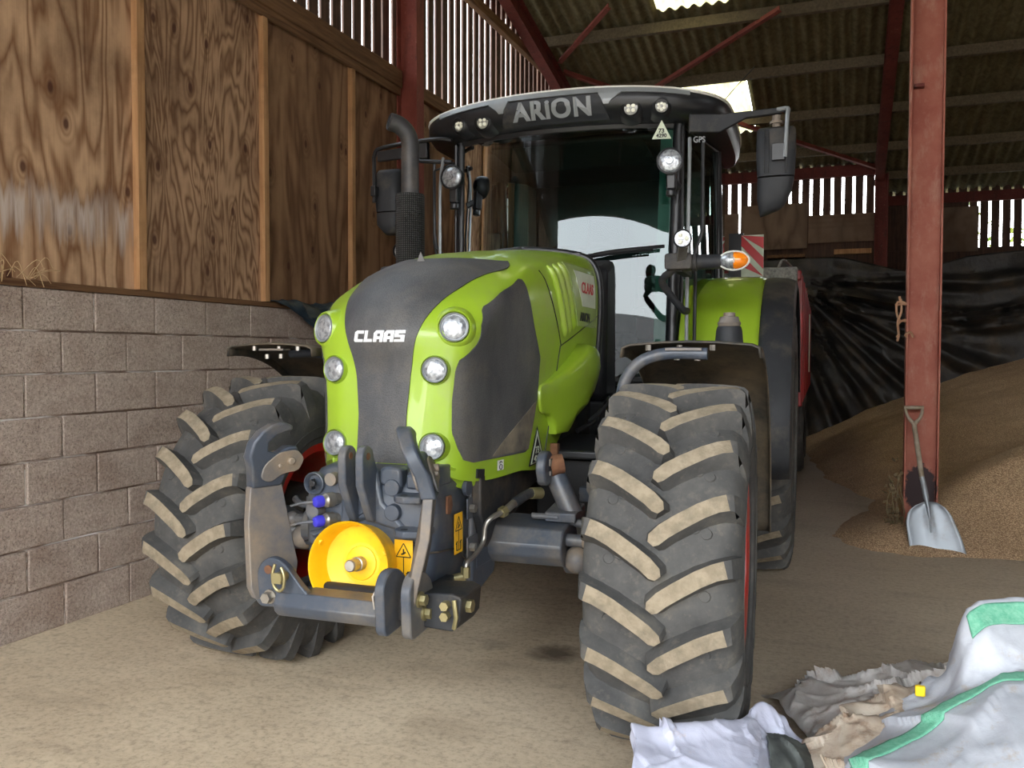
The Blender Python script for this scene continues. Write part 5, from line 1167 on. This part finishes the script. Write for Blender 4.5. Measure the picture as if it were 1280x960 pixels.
m=MB(); m.tube([(1.18,4.5,2.2),(1.22,4.8,2.32),(1.30,5.2,2.26),(1.36,5.6,2.2),(1.33,6.4,2.2)],.012,8,sub=4); m.build('wire_loop',M_GALV,TL)
m=MB(); m.ball((1.22,5.2,2.2),.12,sq=(1,1.2,.7)); m.build('tarp_roll_end',M_GREYD,TL)
rr=random.Random(8)
m=MB()
for k in range(7): m.tube([(1.30+rr.uniform(-.05,.08),8.0+rr.uniform(-.4,.4),2.18+rr.uniform(0,.12)) for _ in range(5)],.012,6,sub=3)
m.build('straw_twine',M_RUST,TL)
m=MB(); m.box((-.4,3.95,.75),(.4,10.0,1.02)); m.bar((0,3.6,.6),(0,4.6,.8),.12,.12); m.build('chassis',M_DARK,TL,smooth=0)
for y in (8.0,9.35):
    for x in (1.22,-1.02):
        m=MB(); m.lathe((x-.14,y,.51),(x+1,y,.51),[(0,.30),(0,.46),(.03,.50),(.14,.515),(.25,.50),(.28,.46),(.28,.30)],48,0,False); w=m.build('tyre',M_TYRE,TL,smooth=40)
        m=MB(); 
        m.lathe((x-.13,y,.51),(x+1,y,.51),[(0,.31),(.13,.24),(.20,.10),(.20,.001)],36); m.build('rim',M_TRED,w)
m=MB(); m.box((-.9,7.9,.45),(1.1,8.1,.57)); m.box((-.9,9.25,.45),(1.1,9.45,.57)); m.box((-.45,7.6,.55),(.6,9.8,.78)); m.build('axles',M_DARK,TL,smooth=0)
# striped marker board
m=MB(); m.box((.905,4.16,2.12),(1.085,4.175,2.47)); mbd=m.build('marker_board',M_DECALW,TL,smooth=0)
for k in range(3):
    z=2.05+k*.17; P=[(.905,z+.16),(.905,z+.26),(1.085,z+.06),(1.085,z-.04)]
    P=[(x,max(2.121,min(2.469,q))) for x,q in P]
    m=MB(); m.prism(P,'y',4.156,4.161); m.build('red_stripe',M_REDP,mbd,smooth=0)
m=MB(); m.box((.80,4.17,2.10),(.92,4.22,2.49)); m.bar((.95,4.19,2.15),(.95,4.25,1.98),.04,.04); m.build('board_bracket',M_BLK,TL,smooth=0)
# ================================================= shovel against the column
M_ALU=pmat('worn_aluminium',srgb(150,156,162),.45,.5,dirt=srgb(130,122,108),dirt_amt=.35,scale=7,c2=srgb(150,156,162)); M_ASH=pmat('weathered_ash_handle',srgb(158,146,130),.7,c2=srgb(128,112,92),scale=14)
SH=empty('shovel','aluminium grain shovel with D-handle leaning on the red steel column','shovel',(.68,7.0,0))
def yy(z): return 7.0+.33*(z/1.06)
W_=lambda x,z,dy=0:(x-.68,yy(z)-7.0+dy,z)
OUT=[(.492,.004),(.478,.10),(.462,.20),(.470,.27),(.500,.32),(.560,.355),(.610,.372),(.66,.372),(.715,.345),(.765,.29),(.800,.21),(.835,.12),(.868,.008)]
G=[]
for j in range(13):
    v=j/12; row=[]
    # left/right outline at this height
    z=.004+.362*v
    L=interp([(0.004,.492),(.10,.478),(.20,.462),(.27,.470),(.32,.500),(.355,.560),(.372,.60)],z); R=interp([(.008,.868),(.12,.835),(.21,.800),(.29,.765),(.345,.715),(.372,.66)],z)
    for i in range(17):
        u=i/16; x=lerp(L,R,u); ridge=.020*math.exp(-((x-(.60+.06*(1-v)))/.022)**2)*min(1,v*1.6)
        row.append(W_(x,z,-.012*(2*u-1)**4+.010*(1-(2*u-1)**2)-ridge*.8))
    G.append(row)
m=MB(); m.grid(G); m.build('blade',M_ALU,SH,smooth=60,solid=.004)
m=MB(); m.tube([W_(.635,.15,-.0),W_(.618,.30,-.012),W_(.600,.40,-.02),W_(.583,.50,-.018),W_(.572,.545,-.018)],[.008,.014,.020,.019,.019],14,sub=3); m.build('socket',M_ALU,SH)
m=MB(); m.tube([W_(.574,.53,-.018),W_(.548,.74,-.015),W_(.526,.90,-.012)],.0185,14,sub=3); m.build('shaft',M_ASH,SH)
m=MB(); m.tube([W_(.527,.88,-.012),W_(.520,.935,-.012),W_(.488,.975,-.012),W_(.468,1.02,-.012),W_(.463,1.055,-.012)],[.018,.015,.012,.012,.013],12,sub=3); m.tube([W_(.527,.90,-.012),W_(.527,.935,-.012),W_(.560,.975,-.012),W_(.578,1.02,-.012),W_(.580,1.055,-.012)],[.018,.015,.012,.012,.013],12,sub=3); m.tube([W_(.452,1.056,-.012),W_(.592,1.060,-.012)],.015,12); m.build('handle_grip',M_ASH,SH)
# twine on the column, weeds at its foot
M_TWINE=pmat('old_twine',srgb(176,140,110),.9,c2=srgb(150,110,84),scale=20)
m=MB(); c=(.44,7.40)
for pts in ([(.47,7.39,1.86),(.42,7.38,1.88),(.39,7.37,1.86),(.395,7.38,1.78),(.42,7.37,1.73),(.46,7.38,1.74)],[(.42,7.38,1.90),(.425,7.37,1.80),(.40,7.37,1.72),(.41,7.38,1.62),(.40,7.37,1.58)],[(.47,7.38,1.72),(.43,7.37,1.73),(.40,7.37,1.70)],[(.38,7.38,1.85),(.44,7.37,1.86),(.48,7.38,1.84)],[(.47,7.37,1.60),(.455,7.35,1.62),(.49,7.345,1.64),(.51,7.35,1.60)],[(.41,7.37,1.92),(.42,7.38,1.86)],[(.40,7.37,1.57),(.41,7.37,1.62),(.395,7.37,1.60)]): m.tube(pts,.009,7,sub=3)
tag(m.build('twine',M_TWINE),'frayed old twine knotted round the edge of the red column','twine')
m=MB(); rr=random.Random(4); M_WEED=pmat('dead_leaves',srgb(120,110,80),.9,c2=srgb(92,70,48),scale=30)
for k in range(90):
    p=Vector((.40+rr.gauss(0,.035),7.36+rr.gauss(0,.04),.10+abs(rr.gauss(0,.22)))); 
    if p.x>.452 and p.y>7.35: p.x=.44
    u=Vector((rr.uniform(-1,1),rr.uniform(-1,1),rr.uniform(-1,1))).normalized()*rr.uniform(.012,.03); w=u.cross(Vector((rr.random(),1,rr.random()))).normalized()*rr.uniform(.006,.014)
    m.add([p-u,p+w,p+u,p-w],[(0,1,2,3)])
for k in range(8): m.tube([(.41+rr.gauss(0,.02),7.35,.0),(.40+rr.gauss(0,.03),7.34,.25),(.40+rr.gauss(0,.05),7.34,.45+rr.random()*.1)],.004,5,sub=3)
tag(m.build('debris',M_WEED,smooth=0,fix=False),'dry leaves and chaff caught at the foot of the red column','debris',kind='stuff')
# ================================================= bags in the front right corner
def m_bag(name,a,b,dirt,amt=.3,rough=.42,tl=.25):
    t=NT(name); v=t.coord('Object'); n=t.noise(v,5,7,.7); c=t.ramp(n,[(.35,a),(.65,b)])
    n2=t.noise(v,9,8,.75); c=t.mix(t.ramp(n2,[(.62-amt*.3,(0,0,0)),(.82-amt*.3,(1,1,1))]),c,dirt)
    wv=t.noise(t.coord('Object',(1,1,1)),14,6,.7,1.2)
    p=t.bsdf(c,rough,bump=wv,bstr=.22,bdist=.012,spec=.45)
    tr=t.n('ShaderNodeBsdfTranslucent'); t.l(c,tr.inputs['Color']); mx=t.n('ShaderNodeMixShader'); mx.inputs[0].default_value=tl; t.l(p.outputs[0],mx.inputs[1]); t.l(tr.outputs[0],mx.inputs[2]); t.l(mx.outputs[0],t.out.inputs['Surface']); return t.m
M_BAGW=m_bag('white_woven_sack',srgb(208,210,226),srgb(194,195,212),srgb(214,186,168),.05)
M_BAGC=m_bag('bulk_bag_fabric',srgb(206,209,216),srgb(188,191,198),srgb(182,162,136),.2)
M_BAGB=m_bag('dirty_polythene',srgb(222,218,214),srgb(196,188,180),srgb(160,134,112),.30,.3,.3)
M_BAGD=m_bag('mud_stained_film',srgb(218,208,192),srgb(196,174,150),srgb(146,108,80),.42,.28,.25)
M_STRAP=pmat('green_webbing',srgb(88,160,130),.7,c2=srgb(120,180,152),scale=60,bump=.4,bscale=160)
M_DKS=pmat('dark_scrap_sheet',srgb(84,88,84),.6,c2=srgb(50,52,52),scale=12)
def surf(CT,nu,nv):
    rows=[spl(r,nu) for r in CT]; cols=[spl([r[j] for r in rows],nv) for j in range(len(rows[0]))]
    return [[cols[j][i] for j in range(len(cols))] for i in range(len(cols[0]))]
def crumple(G,amp,fr,seed,edge=.0):
    m_,n_=len(G),len(G[0]); out=[]
    for j in range(m_):
        row=[]
        for i in range(n_):
            p=Vector(G[j][i]); a=Vector(G[j][min(i+1,n_-1)])-Vector(G[j][max(i-1,0)]); b=Vector(G[min(j+1,m_-1)][i])-Vector(G[max(j-1,0)][i]); n=a.cross(b)
            n=n.normalized() if n.length>1e-9 else Vector((0,0,1))
            if n.z<0: n=-n
            q=p*fr+Vector((seed,seed*2,0)); w=Vector((noise.noise(q*.8),noise.noise(q*.8+Vector((5,5,5))),noise.noise(q*.8+Vector((2,8,5)))))
            ds,ps=noise.voronoi(q*.75+w*.5); e1=math.exp(-(ds[1]-ds[0])/.17)
            ds2,ps2=noise.voronoi(q*1.9+w*.7+Vector((4,2,9))); e2=math.exp(-(ds2[1]-ds2[0])/.10)
            tl=(noise.cell(ps[0]*7)-.5)*(q*.75+w*.5-ps[0]).x+(noise.cell(ps[0]*3)-.5)*(q*.75+w*.5-ps[0]).y
            r=abs(noise.noise(q*1.1+w*.9))
            eb=min(1,min(j,m_-1-j,i,n_-1-i)/8); d=amp*(e1*.60+e2*.20+tl*1.3-r*1.2+.1)*eb
            # ragged rim
            if j in (0,m_-1) or i in (0,n_-1): p=p+Vector((noise.noise(q*3),noise.noise(q*3+Vector((3,3,3))),0))*.02
            p=p+n*d; p.z=max(p.z,.004+.002*(seed%3)); row.append(tuple(p))
        out.append(row)
    return out
A_=[[(-.60,2.655,0),(-.46,2.75,0),(-.31,2.90,0),(-.21,3.08,0),(-.06,3.12,0)],
[(-.60,2.62,.30),(-.465,2.69,.29),(-.325,2.83,.265),(-.232,3.0,.275),(-.109,3.06,.15)],
[(-.57,2.52,.29),(-.42,2.62,.275),(-.28,2.76,.25),(-.195,2.93,.17),(-.08,2.97,.10)],
[(-.55,2.42,.26),(-.385,2.52,.245),(-.24,2.67,.20),(-.15,2.80,.08),(-.07,2.86,.05)],
[(-.52,2.25,.14),(-.36,2.33,.13),(-.22,2.42,.10),(-.10,2.55,.03),(-.02,2.7,.0)],
[(-.50,2.10,0),(-.34,2.15,0),(-.2,2.2,0),(-.08,2.4,0),(.02,2.5,0)]]
m=MB(); m.grid(crumple(surf(A_,24,20),.016,6,3)); tag(m.build('plastic_sack',M_BAGW,smooth=80,solid=.002),'crumpled white sack lying flat in front of the near front tyre','bag')
B_=[[(-.30,3.78,0),(-.04,3.92,0),(.12,3.97,0),(.30,4.02,0),(.56,3.98,0)],
[(-.24,3.66,.05),(-.03,3.75,.11),(.12,3.80,.16),(.29,3.87,.17),(.50,3.83,.23)],
[(-.18,3.48,.07),(0,3.48,.14),(.14,3.5,.19),(.30,3.55,.23),(.53,3.5,.31)],
[(-.10,3.28,.06),(.04,3.26,.15),(.18,3.24,.22),(.32,3.28,.28),(.55,3.3,.38)],
[(-.05,3.15,0),(.06,3.12,.0),(.2,3.12,.05),(.34,3.2,.1),(.6,3.25,.1)]]
m=MB(); m.grid(crumple(surf(B_,26,24),.045,4,11)); tag(m.build('polythene_sheet',M_BAGB,smooth=80,solid=.002),'crumpled grey-white dirty polythene sheet bunched behind the bulk bag','plastic sheet')
D_=[[(-.16,3.16,0),(-.02,3.24,.04),(.12,3.30,.12),(.26,3.34,.2)],
[(-.15,3.03,.12),(-.02,3.10,.20),(.12,3.20,.27),(.27,3.24,.34)],
[(-.14,2.90,.14),(-.02,2.96,.20),(.10,3.04,.26),(.25,3.08,.33)],
[(-.10,2.72,.10),(-.02,2.74,.16),(.08,2.80,.22),(.22,2.86,.28)],
[(-.10,2.5,0),(0,2.5,.0),(.1,2.55,.0),(.2,2.6,.0)]]
m=MB(); m.grid(crumple(surf(D_,26,22),.032,5,23)); tag(m.build('plastic_film',M_BAGD,smooth=80,solid=.002),'brown-stained torn film crumpled left of the green-strapped bulk bag','plastic sheet')
E_=[[(-.25,3.04,.10),(-.17,3.07,.14),(-.08,3.04,.12)],[(-.22,2.92,.215),(-.15,2.93,.20),(-.07,2.92,.15)],[(-.20,2.80,.185),(-.13,2.80,.15),(-.05,2.80,.11)],[(-.20,2.55,.0),(-.13,2.55,.0),(-.05,2.55,.0)]]
m=MB(); m.grid(crumple(surf(E_,16,14),.012,9,31)); tag(m.build('rubber_scrap',M_DKS,smooth=80,solid=.002),'dark grey torn scrap showing between the white sack and the film','scrap')
C_=[[(.10,3.22,0),(.20,3.34,0),(.33,3.40,0),(.40,3.42,0),(.58,3.48,0),(.95,3.6,0)],
[(.08,3.06,.20),(.17,3.14,.26),(.33,3.17,.40),(.385,3.17,.60),(.56,3.24,.62),(.95,3.3,.60)],
[(.05,2.92,.22),(.16,3.00,.29),(.32,3.04,.38),(.41,3.06,.57),(.565,3.13,.60),(.95,3.2,.58)],
[(.03,2.76,.24),(.14,2.88,.31),(.30,2.96,.38),(.43,2.99,.46),(.57,3.04,.50),(.95,3.1,.52)],
[(.02,2.52,.25),(.084,2.602,.295),(.229,2.764,.354),(.388,2.878,.442),(.521,2.929,.491),(.90,3.02,.52)],
[(.10,2.25,.22),(.18,2.32,.26),(.30,2.45,.32),(.43,2.56,.39),(.54,2.62,.43),(.90,2.7,.46)],
[(.20,2.02,.12),(.28,2.06,.16),(.38,2.12,.2),(.48,2.2,.25),(.6,2.28,.28),(.90,2.4,.3)],
[(.28,1.9,0),(.36,1.92,0),(.45,1.95,0),(.55,2.0,0),(.66,2.1,0),(.9,2.2,0)]]
CG=crumple(surf(C_,20,16),.016,4,41)
bag=empty('bulk_bag','large white bulk bag with green strap edges slumped in the near corner','bag')
m=MB(); m.grid(CG); m.build('bag_fabric',M_BAGC,bag,smooth=80,solid=.002)
def strap(v,w,u0,u1,off=.007):
    j=int(v*16); jw=max(1,int(w*16)); T=[]
    for jj in range(j-jw,j+jw+1):
        T.append([tuple(Vector(CG[jj][i])+Vector((-.15,-.5,1)).normalized()*off) for i in range(u0,min(u1,len(CG[0])))])
    m=MB(); m.grid(T); return m.build('webbing_strap',M_STRAP,bag,smooth=80,solid=.003)
strap(3.9,.19,0,101); strap(1.75,.26,58,101)
M_YT=pmat('yellow_tag',srgb(250,214,30),.5)
m=MB(); m.box((.235,3.03,.362),(.265,3.05,.395)); tg=m.build('yellow_tag',M_YT,bag,bevel=.004)
# ================================================= things on the block wall
M_BLUET=pmat('blue_grey_tarpaulin',srgb(52,66,78),.45,c2=srgb(36,46,54),scale=6)
T_=[[(-3.92,5.20,1.85),(-3.92,5.6,1.85),(-3.92,6.2,1.86),(-3.92,6.9,1.86)],[(-3.84,5.28,1.84),(-3.82,5.62,1.83),(-3.8,6.2,1.84),(-3.8,6.9,1.84)],[(-3.80,5.50,1.74),(-3.76,5.75,1.70),(-3.72,6.2,1.7),(-3.72,6.9,1.7)],[(-3.78,5.75,1.60),(-3.72,5.95,1.5),(-3.68,6.3,1.45),(-3.68,6.9,1.45)]]
m=MB(); m.grid(crumple(surf(T_,16,14),.02,5,51)); tag(m.build('blue_tarpaulin',M_BLUET,smooth=80,solid=.003),'dark blue-grey tarpaulin draped over the block wall behind the tractor','tarpaulin')
M_STRAW=pmat('cobweb_straw',srgb(190,160,120),.9)
m=MB(); rr=random.Random(2)
for k in range(26):
    y=rr.uniform(2.75,3.30); m.tube([(XW+.02,y,1.845),(XW+.05+rr.uniform(0,.04),y+rr.uniform(-.06,.08),1.86+rr.uniform(0,.10)),(XW+.05,y+rr.uniform(-.02,.16),1.82+rr.uniform(-.04,.12))],.0018,4,sub=4)
tag(m.build('straw_wisps',M_STRAW,smooth=0,fix=False),'wisps of straw and cobweb on top of the block wall at the left edge','straw',kind='stuff')
# ---------------------------------------------------------------- tidy the tree: thing > part > sub-part
def dissolve(o):
    for c in children(o):
        c.parent=o.parent
    bpy.data.objects.remove(o)
for nm in ('cab','link_cradle','front_axle','hose_bundle'):
    o=bpy.data.objects.get(nm)
    if o: dissolve(o)
def flatten(root):
    for part in children(root):
        stack=[(c,part) for c in children(part)]
        for sub,_ in stack:
            deep=children(sub)
            while deep:
                d=deep.pop(); deep+=children(d)
                mw=sub.matrix_local.copy() if sub.type!='EMPTY' else sub.matrix_local.copy()
                d.parent=part
flatten(TR); flatten(TL)
# ---------------------------------------------------------------- camera, light
cam=bpy.data.cameras.new('camera'); co=bpy.data.objects.new('camera',cam); COL.objects.link(co)
cam.sensor_width=36; cam.sensor_fit='HORIZONTAL'; cam.lens=1078.8/1280*36; cam.clip_start=.05; cam.clip_end=300
TH,PT,RL=.3652,.0339,.0019
def c2w(v): return Vector((v[0]*math.cos(TH)-v[1]*math.sin(TH),v[0]*math.sin(TH)+v[1]*math.cos(TH),v[2]))
r0=Vector((1,0,0)); u0=Vector((0,math.sin(PT),math.cos(PT))); f0=Vector((0,math.cos(PT),-math.sin(PT)))
R_=r0*math.cos(RL)+u0*math.sin(RL); U_=-r0*math.sin(RL)+u0*math.cos(RL)
R_,U_,F_=c2w(R_),c2w(U_),c2w(f0)
co.matrix_world=Matrix(((R_.x,U_.x,-F_.x,0),(R_.y,U_.y,-F_.y,0),(R_.z,U_.z,-F_.z,1.46),(0,0,0,1)))
SC.camera=co
w=bpy.data.worlds.new('sky'); SC.world=w; w.use_nodes=True; nt=w.node_tree; nt.nodes.clear()
out=nt.nodes.new('ShaderNodeOutputWorld'); bg=nt.nodes.new('ShaderNodeBackground'); tc=nt.nodes.new('ShaderNodeTexCoord'); sp=nt.nodes.new('ShaderNodeSeparateXYZ'); cr_=nt.nodes.new('ShaderNodeValToRGB')
nt.links.new(tc.outputs['Generated'],sp.inputs[0]); nt.links.new(sp.outputs['Z'],cr_.inputs['Fac'])
cr_.color_ramp.elements[0].position=.0; cr_.color_ramp.elements[0].color=(1.0,.98,.95,1)
cr_.color_ramp.elements[1].position=.6; cr_.color_ramp.elements[1].color=(.80,.90,1.0,1)
nt.links.new(cr_.outputs['Color'],bg.inputs['Color']); bg.inputs['Strength'].default_value=9.0; nt.links.new(bg.outputs[0],out.inputs['Surface'])
SC.view_settings.view_transform='Standard'; SC.view_settings.look='None'; SC.view_settings.gamma=1; SC.view_settings.use_curve_mapping=False
SC.view_settings.exposure=0.55
SC.cycles.use_denoising=True
SC.cycles.max_bounces=10; SC.cycles.diffuse_bounces=6; SC.cycles.transparent_max_bounces=16
SC.cycles.sample_clamp_indirect=8
